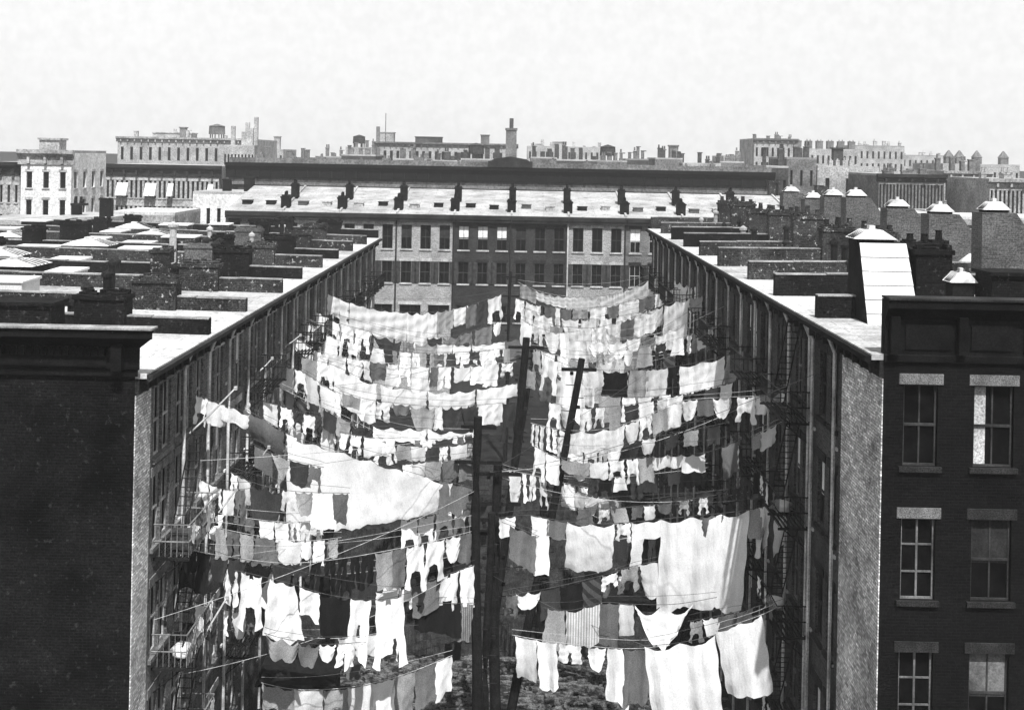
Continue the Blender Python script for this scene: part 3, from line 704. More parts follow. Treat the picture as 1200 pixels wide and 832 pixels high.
# the long dark building behind the terrace
b, rf, H, W = city_block('institution', 'long dark building with heavy cornice behind the far terrace', 268, 905, 199, 150, 22, 'dark_wall', 40, 2, .4, fh=4.2, cornice='cornice_dark', ch=1.5, wfrom=1.2, lintel=None, roofmat='dim_wall')
MB().box(0, -.25, H-2.3, W, -.004, H-1.95).build('string_course', 'dim_wall', b)
MB().box(0, .3, H+.252, W, 1.0, H+.85).build('roof_curb', 'dim_wall', b)
px = at(598, 190, 150).x - at(268, 199, 150).x
ped = MB(); ped.box(px-2.6, -.7, H+.30, px+2.6, 4, H+1.0); ped.prism_y([(px-2.3, H+1.0), (px+2.3, H+1.0), (px+1.9, H+1.25), (px, H+1.55), (px-1.9, H+1.25)], -.5, 3.8)
ped.build('pediment', 'cornice_mid', b)
r_ = random.Random(11)
for k in range(16):
    x = W*(k+.5)/16 + r_.uniform(-.8, .8)
    chimney(rf, x, 6, x+r_.uniform(.5, 1.2), 7, H+.2, H+r_.uniform(.6, 1.3), 'dim_wall', 2, False)
# low jumble of roofs and chimneys
jum = [(330,372,190,210,'dim_wall'),(372,408,185,230,'dim_wall'),(405,437,174,260,'grey_wall'),(400,440,183,215,'dark_wall'),(462,500,188,200,'dark_wall'),(505,540,190,200,'dim_wall'),(540,582,188,205,'dim_wall'),
       (622,652,186,215,'dim_wall'),(652,700,189,200,'dark_wall'),(700,735,190,205,'dim_wall'),(733,760,188,210,'dark_wall'),(768,800,187,220,'dim_wall'),(800,845,193,215,'grey_wall'),(842,872,191,230,'dim_wall')]
jl = ['first', 'second', 'third', 'fourth', 'fifth', 'sixth', 'seventh', 'eighth', 'ninth', 'tenth', 'eleventh', 'twelfth', 'thirteenth', 'fourteenth']
for i, (a, c, t, Y, mt) in enumerate(jum):
    side_ = 'left' if i < 7 else 'right'
    b, rf, H, W = city_block('roofscape_house', f"low house with crowded chimneys past the long dark roof, {jl[i if i < 7 else i-7]} {'from the left' if i<7 else 'right of the tall smokestack'}", a, c, t, Y, 14, mt, 6, 2, .4, group='low houses past the long dark roof')
    stacks(rf, W, 10, H+.2, 4, 60+i, r_.choice(['dim_wall', 'dark_wall']), (.5, 2.2), .7)
    if i in (2, 6, 9): tank(rf, W*.4, 4, H+.2, 1.3, 2.2)
for (x, Y, h, nm) in ((366, 225, 2.6, 0),(791, 200, 3.0, 1)):
    pass
# big grey block in the centre with the smokestack
b, rf, H, W = city_block('warehouse', 'big grey factory block with roof huts left of the smokestack', 440, 606, 169, 300, 25, 'grey_wall', 22, 3, .45, fh=4.4, cornice='dim_wall', ch=.8, roofmat='dim_wall')
roofbox(rf, W*.27, 4, H+.2, 6.2, 5, 1.3, 'dark_wall'); roofbox(rf, W*.74, 3, H+.2, 2, 2, 2.0); roofbox(rf, .3, 3, H+.2, 3.6, 4, 2.2, 'grey_wall'); roofbox(rf, .0, 1, H+.2, .8, .8, 3.6, 'dim_wall', False)
MB().tube([(2, 3, H), (2, 3, H+7)], .08, 5).build('flagpole', 'iron', rf)
p = at(599, 168, 240)
s = empty('smokestack', (p.x, 240, 0), 0, 'dark square smokestack with thin flue rising over the skyline', 'smokestack')
z1 = at(599, 153, 240).z; z2 = at(599, 139, 240).z
MB().box(-1.0, -1.0, 0, 1.0, 1.0, z1).box(-1.15, -1.15, z1+.002, 1.15, 1.15, z1+.4).build('shaft', 'dim_wall', s)
MB().tube([(0, 0, z1+.4), (0, 0, z2)], .38, 8).build('flue', 'dark_wall', s)
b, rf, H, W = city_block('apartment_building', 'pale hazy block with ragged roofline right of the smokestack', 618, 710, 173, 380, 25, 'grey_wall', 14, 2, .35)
roofbox(rf, W*.33, 2, H, 4, 4, 1.5, 'grey_wall'); roofbox(rf, W*.05, 2, H, 3, 4, .8, 'grey_wall'); stacks(rf, W, 12, H, 8, 9, 'grey_wall', (.4, 1.6), .9)
p = at(789, 184, 260); s = empty('tower', (p.x, 260, 0), 0, 'lone dark square tower over the roofs right of centre', 'tower')
zt = at(789, 172, 260).z
MB().box(-.9, -.9, 0, .9, .9, zt).box(-1.05, -1.05, zt+.002, 1.05, 1.05, zt+.3).build('shaft', 'dim_wall', s)
MB().box(-.4, -.93, zt-2.2, .4, -.903, zt-.8).build('louvre', 'dark_wall', s)
b, rf, H, W = city_block('apartment_building', 'faint pale block below the small spire', 848, 888, 184, 420, 25, 'grey_wall', 8, 2, .35)
p = at(871, 184, 400); s = empty('church_spire', (p.x, 400, 0), 0, 'small faint church spire above the right skyline', 'spire')
zt = at(871, 180, 400).z
MB().box(-1, -1, 0, 1, 1, zt).build('tower', 'dim_wall', s); MB().frustum(-1.1, -1.1, zt+.002, 1.1, 1.1, at(871, 165, 400).z, 1.05, 1.05).build('spire', 'dim_wall', s)
# right skyline
b, rf, H, W = city_block('apartment_building', 'tall grey block with battlement roofline on the right skyline', 884, 934, 164, 300, 20, 'grey_wall', 8, 4, .4, cornice='dim_wall'); stacks(rf, W, 12, H+.2, 5, 21, 'dim_wall', (.4, 1.2))
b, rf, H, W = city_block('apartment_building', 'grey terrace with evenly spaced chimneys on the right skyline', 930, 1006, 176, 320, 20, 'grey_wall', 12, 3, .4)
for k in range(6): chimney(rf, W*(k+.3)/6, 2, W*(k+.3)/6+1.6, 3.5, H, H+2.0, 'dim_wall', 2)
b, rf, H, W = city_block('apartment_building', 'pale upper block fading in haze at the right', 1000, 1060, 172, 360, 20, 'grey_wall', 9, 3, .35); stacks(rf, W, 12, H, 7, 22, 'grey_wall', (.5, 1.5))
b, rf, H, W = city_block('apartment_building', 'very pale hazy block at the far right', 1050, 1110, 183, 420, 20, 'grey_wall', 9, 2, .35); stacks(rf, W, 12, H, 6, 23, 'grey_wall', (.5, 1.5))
b, rf, H, W = city_block('apartment_building', 'blank grey gable with chimney rising behind right roofs', 922, 957, 187, 165, 12, 'dim_wall', 3, 1, .25); stacks(rf, W, 8, H, 2, 24, 'dark_wall', (.8, 1.6))
b, rf, H, W = city_block('apartment_building', 'dark narrow building with pipe stacks beside the long roof', 898, 924, 197, 152, 10, 'dark_wall', 3, 2, .4); stacks(rf, W, 8, H, 3, 25, 'dark_wall', (1.0, 2.4), .5)
b, rf, H, W = city_block('apartment_building', 'grey corner house with blank side and row of chimney pots', 958, 1030, 197, 170, 14, 'grey_wall', 3, 2, .2); 
for k in range(4): chimney(rf, W*.22+k*.9, 1, W*.22+k*.9+.5, 1.6, H, H+1.0, 'grey_wall', 1, False)
roofbox(rf, W*.35, 3, H+.2, 1.3, 1.3, 2.3, 'dark_wall')
b, rf, H, W = city_block('apartment_building', 'dark fronted tenement row with close set windows on the right', 1030, 1106, 207, 150, 14, 'dim_wall', 19, 4, .5, fh=3.6, cornice='cornice_mid', ch=.7, win_h=.78, lintel='stone', sill='stone', wfrom=.25)
stacks(rf, W, 10, H, 5, 26, 'dim_wall', (.4, .9))
b, rf, H, W = city_block('apartment_building', 'pale tenement row with pinnacled roof on the right', 1107, 1160, 203, 175, 14, 'grey_wall', 12, 4, .5, fh=3.6, cornice='grey_wall', ch=.7, win_h=.78, lintel='stone', sill='stone', wfrom=.3); stacks(rf, W, 10, H, 5, 27, 'dim_wall', (1.0, 2.2))
b, rf, H, W = city_block('apartment_building', 'pale tenement row at the right edge with tall windows', 1160, 1240, 213, 140, 14, 'grey_wall', 16, 4, .5, fh=3.6, cornice='grey_wall', ch=.7, win_h=.78, lintel='stone', sill='stone', wfrom=.3); stacks(rf, W, 10, H, 5, 28, 'grey_wall', (.6, 1.4))
b, rf, H, W = city_block('apartment_building', 'hazy building with twin cupolas at the right edge', 1105, 1195, 194, 260, 20, 'grey_wall', 14, 2, .4)
for k in (.08, .22, .45, .8):
    m = MB().box(W*k, 2, H+.2, W*k+1.6, 3.6, H+1.6); m.frustum(W*k-.1, 1.9, H+1.602, W*k+1.7, 3.7, H+3.0, .8, .8); m.build('cupola', 'dim_wall', rf)
# lower roofs filling the streets behind the side rows
low = [(-40, 60, 262, 100, 'tin_dull', 'grey_wall'), (60, 128, 258, 106, 'tin_dull', 'grey_wall'), (128, 205, 252, 112, 'tin', 'grey_wall'), (226, 300, 228, 128, 'tin_dull', 'white_wall'),
       (1000, 1100, 252, 122, 'tin_dull', 'dim_wall'), (1100, 1250, 258, 112, 'tin', 'grey_wall'), (880, 1000, 236, 126, 'tin_dull', 'dim_wall')]
ll = ['at the left edge behind the left row', 'under the white corner building', 'under the shop row awnings', 'with white wall near the long cornice', 'in front of the dark tenement row', 'at the right edge behind the bulkheads', 'behind the right row chimneys']
for i, (a, c, t, Y, rm, wm) in enumerate(low):
    b, rf, H, W = city_block('back_building', f"low flat roofed back building {ll[i]}", a, c, t, Y, 9, wm, 6, 2, .35, roofmat=rm, group='low back buildings')
    if i in (1, 3, 6): stacks(rf, W, 7, H+.2, 2, 90+i, r_.choice(['brick_roof', 'brick_roof_dark', 'brick_bulk']), (.7, 1.6), .9)

# ------------------------------------------------------------------ ground, yard
m = MB(); m.quad((-3000, -200, 0), (3000, -200, 0), (3000, 6000, 0), (-3000, 6000, 0)); tag(m.build('ground', 'ground'), kind='structure')
m = MB(); m.quad((XL+.01, 20, .006), (XR-.01, 20, .006), (XR-.01, 114.9, .006), (XL+.01, 114.9, .006)); tag(m.build('yard_ground', 'ground'), kind='structure')
rb = random.Random(5); m = MB()
for k in range(3400):
    x, y = rb.uniform(XL+.3, XR-.3), rb.uniform(49, 56.2) if k < 2000 else rb.uniform(44, 70)
    s = rb.uniform(.04, .22); a = rb.uniform(0, 3.14); l = s*rb.uniform(1, 4)
    dx, dy = math.cos(a)*l, math.sin(a)*l; nx_, ny_ = -math.sin(a)*s*.5, math.cos(a)*s*.5; h = rb.uniform(.03, .16)
    m.hexa([(x-nx_,y-ny_,0),(x+dx-nx_,y+dy-ny_,0),(x+dx+nx_,y+dy+ny_,0),(x+nx_,y+ny_,0),(x-nx_,y-ny_,h),(x+dx-nx_,y+dy-ny_,h*.6),(x+dx+nx_,y+dy+ny_,h*.8),(x+nx_,y+ny_,h)])
tag(m.build('rubble', 'rubble'), kind='stuff')
fl_ = ['nearest', 'second nearest', 'third nearest', 'fourth nearest', 'fifth nearest', 'sixth nearest', 'seventh nearest']
for i, Y in enumerate((56.3, 62.5, 68.6, 75, 83)):
    root = empty('board_fence', (0, Y, 0), 0, f"{fl_[i]} of the wooden board fences crossing the yard", 'fence', 'board fences between the back yards')
    m = MB(); x = XL+.15
    while x < XR-.2:
        w = rb.uniform(.14, .2); m.box(x, -.012, .05, x+w-.012, .012, 1.9+rb.uniform(-.12, .1)); x += w
    m.build('boards', 'wood_grey', root)
    m = MB().box(XL+.1, .014, .5, XR-.1, .07, .6).box(XL+.1, .014, 1.5, XR-.1, .07, 1.6); m.build('rail', 'wood_grey', root)
    for k in range(8):
        x = XL+.4+k*2.58; MB().box(x-.06, .072, 0, x+.06, .19, 2.0).build('post', 'wood_dark', root)
for i, (x, Y, w, d, h, lab) in enumerate(((-9.2, 47.5, 2.6, 2.4, 2.3, 'low dark plank shed against the left tenements'), (3.6, 57.2, 3.6, 2.4, 2.3, 'low plank shed beyond the first fence, right of centre'), (-5.4, 57.5, 3.0, 2.5, 2.4, 'low plank shed deep in the left yard'))):
    s = empty('shed', (x, Y, 0), 0, lab, 'shed')
    mm = MB(); k = int(w/.22)
    for j in range(k): mm.box(w*j/k, 0, 0, w*(j+1)/k-.012, .04, h-.05)
    mm.box(0, .042, 0, .05, d, h-.05); mm.box(w-.05, .042, 0, w, d, h-.05); mm.box(.05, d-.05, 0, w-.05, d, h-.05)
    mm.build('wall', 'wood_grey', s)
    MB().hexa([(-.2,-.3,h-.02),(w+.2,-.3,h-.02),(w+.2,d+.2,h+.3),(-.2,d+.2,h+.3),(-.2,-.3,h+.08),(w+.2,-.3,h+.08),(w+.2,d+.2,h+.4),(-.2,d+.2,h+.4)]).build('roof', 'wood_dark', s)
    MB().box(w*.4, -.03, 0, w*.4+.8, -.004, h-.4).build('door', 'wood_dark', s)

# ------------------------------------------------------------------ clothes poles
def pole(label, top, base, r0=.17, r1=.11, arms=2, seed=0):
    """top, base: world points"""
    root = empty('clothes_pole', base, 0, label, 'pole', None)
    d = Vector(top) - Vector(base); rr = random.Random(seed)
    pts = [d*t + Vector((.07*math.sin(5*t+seed), .05*math.sin(4*t+2*seed), 0)) for t in (0, .15, .3, .45, .6, .75, .9, 1)]
    MB().tube(pts, r0, 9, r1).build('shaft', 'wood_dark', root)
    m = MB(); L = d.length
    for k in range(int(L/.5)):
        p = d*((k+1)*.5/L); s = 1 if k % 2 else -1
        m.tube([p, p+Vector((s*(r0+.2), -.05, .03))], .018, 5)
    m.build('climbing_spikes', 'iron', root)
    for k in range(arms):
        p = d*(1-.03-.10*k); a = rr.uniform(.6, .9)
        MB().box(p.x-a, p.y-.06, p.z-.06, p.x+a, p.y+.06, p.z+.06).build('crossarm', 'wood_dark', root)
    for k in range(6):
        m = MB(); p = d*(1-.04-.09*k); s = rr.choice((-1, 1)); m.lathe(p.x+s*(r0+.06), p.y-.02, [(.02, p.z-.07), (.07, p.z-.06), (.07, p.z+.06), (.02, p.z+.07)], 8)
        m.build('pulley', 'iron', root)
    return root
NP = 46.0
def pole_px(label, tx, ty, bx, by, Y, **k):
    T_ = at(tx, ty, Y); B_ = at(bx, by, Y); t = T_.z/(T_.z-B_.z); base = T_ + (B_-T_)*t; base.z = 0; base.y = Y
    return pole(label, T_, base, **k)
pole_px('thick dark clothes pole, left one of the near pair', 561, 488, 557, 830, 46, r0=.20, r1=.15, seed=1)
pole_px('thick dark clothes pole, right one of the near pair', 582, 545, 580, 830, 46.6, r0=.22, r1=.16, arms=3, seed=2)
pole_px('short dark stub pole braced against the near pair', 574, 600, 570, 830, 46.2, r0=.15, r1=.13, arms=1, seed=3)
pole_px('leaning dark clothes pole right of centre among white wash', 681, 420, 648, 590, 49, r0=.19, r1=.13, arms=1, seed=4)
pole_px('tilted clothes pole topped by white rag in the middle', 618, 396, 596, 590, 56, r0=.20, r1=.16, arms=1, seed=5)
pole_px('second tilted pole close behind the rag topped pole', 632, 385, 608, 520, 70, r0=.15, r1=.10, arms=2, seed=6)
pole_px('slim far clothes pole in front of the terrace', 599, 318, 596, 400, 92, r0=.16, r1=.10, arms=3, seed=7)
pole_px('short dark pole beside the leaning pole', 643, 528, 640, 590, 56, r0=.24, r1=.18, arms=0, seed=8)

# ------------------------------------------------------------------ washing
class Line:
    def __init__(s, pts, Ya, Yb):
        """pts: reference pixels along the rope, left to right; depth runs from Ya to Yb"""
        s.px = pts; xa, xb = pts[0][0], pts[-1][0]
        s.w = []
        for x, y in pts:
            t = (x-xa)/(xb-xa); Y = Ya + (Yb-Ya)*t
            s.w.append(at(x, y, Y))
        s.xa, s.xb, s.Ya, s.Yb = xa, xb, Ya, Yb
        s.fine = []
        # smooth the polyline (Catmull-Rom)
        n = len(pts)
        for i in range(n-1):
            p0, p1, p2, p3 = s.w[max(i-1,0)], s.w[i], s.w[i+1], s.w[min(i+2,n-1)]
            for k in range(10):
                t = k/10; t2, t3 = t*t, t*t*t
                s.fine.append((pts[i][0]+(pts[i+1][0]-pts[i][0])*t, .5*((2*p1)+(-p0+p2)*t+(2*p0-5*p1+4*p2-p3)*t2+(-p0+3*p1-3*p2+p3)*t3)))
        s.fine.append((xb, s.w[-1].copy()))
    def p(s, x):
        f = s.fine
        for (xa, a), (xb, b) in zip(f, f[1:]):
            if xa <= x <= xb: return a.lerp(b, (x-xa)/max(1e-6, xb-xa))
        return (f[0][1] if x < f[0][0] else f[-1][1]).copy()
def cloth(kind, ln, x0, x1, L, seed, blow=0.0, tap=0.0, lean_=None):
    """mesh of one garment pinned to the rope between reference columns x0 and x1, L metres long"""
    r = random.Random(seed); m = MB()
    p0, p1 = ln.p(x0), ln.p(x1); w = (p1-p0).length
    nu = max(6, min(44, int(w/.11))); nv = max(5, min(28, int(L/.11)))
    if kind in ('trousers', 'drawers'): nu = 9; nv = 12
    if kind in ('shirt', 'blouse'): nu = 12; nv = 12
    if kind == 'stocking': nu = 4; nv = 9
    pins = {'bedsheet': max(2, int(w/.9)), 'curtain': max(3, int(w/.35)), 'blanket': max(2, int(w/.9))}.get(kind, 2 if w > .35 else 1)
    ph = [r.uniform(0, 6.28) for _ in range(4)]; nf = w*r.uniform(1.0, 1.7); amp = min(.16, .05+.04*L)*r.uniform(.7, 1.3)*(.5 if kind == 'bedsheet' else 1)
    sway = r.uniform(-.16, .16)*L + blow*L; lean = r.uniform(-.09, .09); skew = r.uniform(-.07, .07)
    if lean_ is not None: lean = lean_
    if kind == 'bedsheet' and L > 2: sway = .07*L; amp *= 1.5; nf = w*.8
    ragged = [r.uniform(-.05, .05) for _ in range(nu+1)]; ph2, hw = r.uniform(0, 6.28), r.uniform(.02, .09)
    sagk = r.uniform(.07, .19)*w/max(1, pins)*(2.0 if kind in ('apron', 'shawl') else 1.0)
    idx = {}
    gap = {'trousers': (.42, .58, .28), 'drawers': (.44, .56, .40)}.get(kind)
    for j in range(nv+1):
        t = j/nv
        for i in range(nu+1):
            s = i/nu
            if kind in ('trousers', 'drawers'):
                if t < .3: prof = .88
                else: prof = .88 + .22*(t-.3)
                sl = s
                if t > (gap[2]) :
                    c = .22 if s < .5 else .78; sl = c + (s-c)*(1-.18*(t-.28))
                ss = .5+(sl-.5)*prof; hem = 1
            elif kind in ('shirt', 'blouse'):
                ss = .5+(s-.5)*(.80 if t < .62 else .80+.55*(t-.62)); hem = 1
            elif kind == 'dress': ss = .5+(s-.5)*(1.12-.40*t if r is None else .72+.42*t); hem = 1+.05*math.sin(9*s+ph[0])
            elif kind == 'apron': ss = .5+(s-.5)*(1-.10*t); hem = .42+.58*math.sqrt(max(0, 1-(2*s-1)**2*.96))
            elif kind == 'shawl': ss = .5+(s-.5)*(1-.35*t); hem = .30+.70*(1-abs(2*s-1.1)**1.15/1.1)
            elif kind == 'stocking': ss = .5+(s-.5)*(1-.35*math.sin(t*3.1)) + (.35*(t-.8)*5 if t > .8 else 0)*.5; hem = 1
            elif kind == 'towel': ss = .5+(s-.5)*(1-.05*t); hem = 1+ragged[i]*.8
            else: ss = .5+(s-.5)*(1-.03*t); hem = 1+ragged[i]*.4+.05*skew*(s-.5)
            hem *= (1-tap*s)*(1+hw*math.sin(4.2*s+ph2)*t*(.25 if tap > .3 else 1))
            base = ln.p(x0+(x1-x0)*min(1, max(0, s)))
            off = (ss-s)*w
            dirv = (p1-p0).normalized() if w > 1e-4 else Vector((1,0,0))
            fr = (s*pins) % 1.0
            if s >= 1: fr = 0
            sag = sagk*math.sin(math.pi*fr)
            tt = t
            dz = -(tt*L*hem) - sag*(1-.35*t) + skew*(s-.5)*w*t
            fold = .035*(1-t)**2*math.sin(6.28*fr*3+ph[3])*(1 if kind in ('bedsheet','blanket','towel','curtain') else .6) + amp*(t**.6)*math.sin(6.28*nf*s+ph[0]+1.3*t) + amp*.5*t*math.sin(6.28*nf*2.3*s+ph[1]) 
            bil = blow*L*.55*math.sin(math.pi*min(1, t*1.05))*math.sin(math.pi*s)
            q = base + dirv*(off + lean*L*t) + Vector((0, fold + sway*t*t - bil, dz))
            q.x += .02*math.sin(17*t+ph[2]+9*s)
            idx[i, j] = len(m.v); m.v.append(tuple(q))
    for j in range(nv):
        for i in range(nu):
            sc_, tc_ = (i+.5)/nu, (j+.5)/nv
            if gap and tc_ > gap[2] and gap[0] < sc_ < gap[1]: continue
            if kind in ('shirt', 'blouse'):
                if tc_ > .62 and .27 < sc_ < .73: continue
                if tc_ < .10 and (.40 < sc_ < .60) and kind == 'shirt': continue
            m.f.append((idx[i,j], idx[i,j+1], idx[i+1,j+1], idx[i+1,j]))
    return m
LABELS = {}
pending = []
def hang(ln, where, items, side, order='pole'):
    """items: (x0, x1, kind, tone, length_px [, custom label [, blow]])"""
    for it in items:
        x0, x1, kind, tone, hp = it[:5]
        if kind not in ('stocking', 'trousers', 'drawers') and x1-x0 < 40: x0, x1, hp = x0-1.1, x1+1.1, hp*1.10
        lab = it[5] if len(it) > 5 else None; blow = it[6] if len(it) > 6 else 0; tap = it[7] if len(it) > 7 else 0; lean = it[8] if len(it) > 8 else None
        t = ((x0+x1)/2-ln.xa)/(ln.xb-ln.xa); Y = ln.Ya+(ln.Yb-ln.Ya)*t
        pending.append([ln, where, x0, x1, kind, tone, hp*Y/F, lab, side, blow, tap, lean])
def rope(ln, label, extra=True, mat='rope_dark', r=.010):
    m = MB(); pts = [p + Vector((0, 0, .012)) for _, p in ln.fine]
    m.tube(pts, r, 5)
    if extra:      # the return run of the pulley line, a little higher and tauter
        a, b = pts[0], pts[-1]; n = 14; k = .45
        up = []
        for i in range(n+1):
            t = i/n; q = pts[round(t*(len(pts)-1))]; s_ = a.lerp(b, t)
            z = q.z + (s_.z-q.z)*.55 + .16
            up.append(Vector((q.x, q.y+.05, z)))
        m.tube(up, r*.7, 5)
    tag(m.build('clothesline', mat), label, 'clothesline', 'clotheslines over the yard')
def fill(x0, x1, tones, seed, w=(12, 24), h=(16, 30), kinds=('towel','apron','shirt','towel','drawers','dress','stocking','blouse'), gap=(0, 5)):
    r = random.Random(seed); out = []; x = x0
    while x < x1-5:
        k = r.choice(kinds); ww = r.uniform(*w)
        if k == 'stocking': ww = r.uniform(4, 6)
        if k in ('drawers', 'trousers'): ww *= .8
        ww = min(ww, x1-x); tn = r.choice(tones); tn = 'white' if tn in ('pale grey', 'grey') and r.random() < .45 else tn
        out.append((x, x+ww, k, tn, r.uniform(*h)*(1.15 if k in ('drawers', 'dress', 'trousers') else 1)))
        x += ww + r.uniform(*gap)
    return out
WH = ['white', 'white', 'white', 'off-white']; MX = ['white', 'white', 'off-white', 'pale grey', 'grey']; GY = ['pale grey', 'grey', 'off-white', 'dark grey', 'patched dark']; DK = ['dark grey', 'black', 'grey', 'striped grey']
lines = []
def L(where, side, pts, Ya, Yb, items, r=.010, extra=True):
    ln = Line(pts, Ya, Yb); hang(ln, where, items, side); lines.append((ln, where, side, r, extra)); return ln
LEFT, RIGHT = 'left', 'right'
# ---- left of the poles, from the far end towards the camera
L('topmost left line', LEFT, [(383,344),(415,356),(450,364),(500,366),(545,359),(590,344)], 67, 80,
  [(386,400,'towel','white',22),(400,478,'bedsheet','white',34),(478,512,'bedsheet','white',34),(513,531,'towel','pale grey',22),(532,547,'towel','white',19),(547,558,'towel','grey',23),(558,568,'towel','dark grey',25),(568,587,'blouse','off-white',26)])
L('short line under topmost left line', LEFT, [(500,396),(530,394),(560,386),(588,376)], 74, 78, fill(502, 586, ['grey','dark grey','pale grey','striped grey'], 3, (10, 20), (14, 22)))
L('second left line', LEFT, [(369,364),(395,378),(430,388),(465,398),(500,402),(560,404),(614,396)], 63, 70,
  [(371,384,'towel','white',20),(385,399,'blouse','white',24),(400,415,'shirt','white',22),(416,434,'drawers','white',26),(435,470,'shawl','dark grey',34,'dark triangular shawl on the second left line')] +
  [(472,488,'drawers','striped grey',18),(489,513,'apron','pale grey',21),(514,530,'towel','off-white',24),(531,553,'drawers','white',22),(554,577,'towel','white',22),(577,588,'towel','white',15),(589,611,'towel','grey',19)])
L('third left line', LEFT, [(343,392),(370,410),(400,418),(440,424),(480,428),(530,430),(605,424)], 57, 67,
  [(346,366,'towel','white',14)]+[(368,386,'shirt','white',28),(387,405,'towel','off-white',26)]+[(408,424,'apron','white',24),(425,434,'stocking','white',24),(435,452,'towel','grey',20),(454,468,'dress','white',26),(468,482,'shirt','white',22),(484,506,'towel','white',28),(506,515,'towel','grey',22)]+fill(516, 600, ['white','off-white','grey','pale grey'], 5, (9, 20), (14, 24)))
L('fourth left line', LEFT, [(352,418),(390,428),(420,442),(445,450),(480,456),(520,459),(560,456),(606,449)], 56, 64,
  [(355,372,'towel','pale grey',26),(372,389,'blouse','white',24),(391,442,'bedsheet','white',44),(446,500,'bedsheet','white',22),(502,557,'bedsheet','white',22),(560,590,'bedsheet','white',38),(591,605,'towel','white',14)])
L('apron line under the fourth left line', LEFT, [(398,458),(430,468),(460,472),(500,476),(540,476),(606,471)], 52, 60,
  [(404,422,'towel','pale grey',14),(424,440,'shirt','white',20),(441,458,'drawers','white',22),(461,480,'apron','grey',12),(482,510,'apron','pale grey',26),(511,520,'dress','white',24),(521,540,'apron','dark grey',22),(541,559,'apron','dark grey',22),(560,581,'shirt','white',24),(584,604,'shirt','dark grey',42)])
L('long pale drape line, left', LEFT, [(378,478),(410,494),(450,500),(500,502),(530,505),(560,500)], 48.5, 54,
  [(381,396,'towel','dark grey',20),(397,410,'towel','pale grey',18),(411,437,'apron','dark grey',32,'round dark apron with pale hem on the left'),(438,500,'bedsheet','white',15),(501,556,'bedsheet','white',13)])
L('shadowed small-wash line, left', LEFT, [(330,455),(360,470),(400,486),(440,505),(490,516),(555,508)], 51, 52, fill(334, 400, GY, 8, (8, 18), (16, 26)) + fill(445, 553, GY+['white'], 9, (9, 18), (14, 24)))
L('grey towel line beside the poles', LEFT, [(470,545),(500,541),(530,539),(557,534)], 46, 46.2,
  [(474,484,'towel','white',18),(485,498,'towel','off-white',16),(500,516,'towel','pale grey',21),(519,535,'towel','grey',22),(538,554,'towel','grey',24)])
L('upper window line, left', LEFT, [(322,418),(335,428),(355,436),(380,452),(400,462)], 52.5, 52, [(323,344,'towel','grey',30,'plain grey square cloth hanging at an upper left window')] + fill(346, 398, WH, 12, (10, 18), (20, 34)))
L('bedding line at the left windows', LEFT, [(228,462),(250,470),(275,478),(292,486)], 39.5, 41, [(231,244,'blouse','white',30),(243,262,'towel','white',26),(258,291,'bedsheet','white',16)])
L('giant sheet line', LEFT, [(284,478),(310,492),(345,512),(390,526),(440,541),(490,556),(530,566),(556,572)], 45.5, 46,
  [(287,334,'blanket','grey',30,'big grey blanket at the window end of the giant sheet line',.10),(336,348,'shirt','white',20),(338,530,'bedsheet','white',122,'giant white sheet spread like a sail left of the poles',-.05,.70),(514,539,'towel','grey',34,'grey cloth overlapping the right end of the giant sheet'),(539,553,'towel','grey',32)])
L('dark bundle line beneath the giant sheet', LEFT, [(296,520),(320,532),(345,540),(380,548)], 44, 44, [(300,318,'towel','grey',24),(319,340,'shawl','pale grey',26),(341,360,'towel','dark grey',24),(361,376,'shirt','grey',26)])
L('apron line under the giant sheet', LEFT, [(270,553),(295,565),(325,573),(360,577),(410,578)], 43.5, 42.5,
  [(271,281,'drawers','white',24),(282,293,'towel','off-white',26),(294,330,'apron','dark grey',42,'big dark apron left of the giant sheet'),(331,347,'shirt','white',22),(348,365,'apron','pale grey',24),(366,388,'dress','white',36),(389,406,'towel','grey',34)])
L('low window line, left', LEFT, [(244,616),(280,624),(320,631),(360,634),(400,630)], 40.5, 42, [(254,266,'dress','pale grey',34),(267,281,'trousers','grey',32),(282,296,'towel','pale grey',28),(298,324,'dress','grey',30),(327,352,'towel','white',25,'small bright white cloth in the lower left yard')]+fill(354, 398, MX, 15, (9, 17), (16, 28)))
L('black laundry line', LEFT, [(206,640),(240,648),(290,656),(340,660),(390,656),(440,648),(500,636),(556,622)], 37, 46,
  [(211,233,'dress','black',44),(233,246,'towel','black',40),(250,268,'apron','dark grey',26),(270,288,'apron','dark grey',24),(290,318,'apron','black',24),(319,340,'apron','dark grey',26),(342,362,'shirt','dark grey',24),(364,378,'trousers','black',36),(380,394,'trousers','black',36),(396,408,'trousers','black',38),(410,422,'trousers','black',38),(424,440,'trousers','black',38),
   (441,459,'towel','pale grey',40),(455,474,'towel','grey',40),(475,498,'shirt','white',46),(499,520,'blouse','white',44),(521,534,'apron','white',28),(535,552,'towel','grey',30)])
L('white shirt line, lower left', LEFT, [(228,642),(262,664),(300,674),(340,684),(380,696),(420,702),(450,702),(482,694)], 38, 42,
  [(264,279,'drawers','white',40),(281,309,'shirt','white',56,'white shirt hanging low near the left tenements'),(311,350,'dress','white',60,'broad white nightdress in the lower left yard'),(352,374,'towel','white',30),(374,408,'blanket','black',44,'black cloth between white nightdress and white underwear'),(409,436,'drawers','white',74,'long white underwear hanging low left of the poles'),(436,474,'shirt','white',72,'large white shirt with sleeves hanging down, lower left')])
L('bright line by the near poles', LEFT, [(440,694),(470,690),(510,678),(556,662)], 44.5, 45.6,
  [(442,466,'towel','white',16),(467,484,'shirt','white',22),(485,514,'towel','grey',32),(515,536,'shirt','white',46),(537,554,'towel','white',42)])
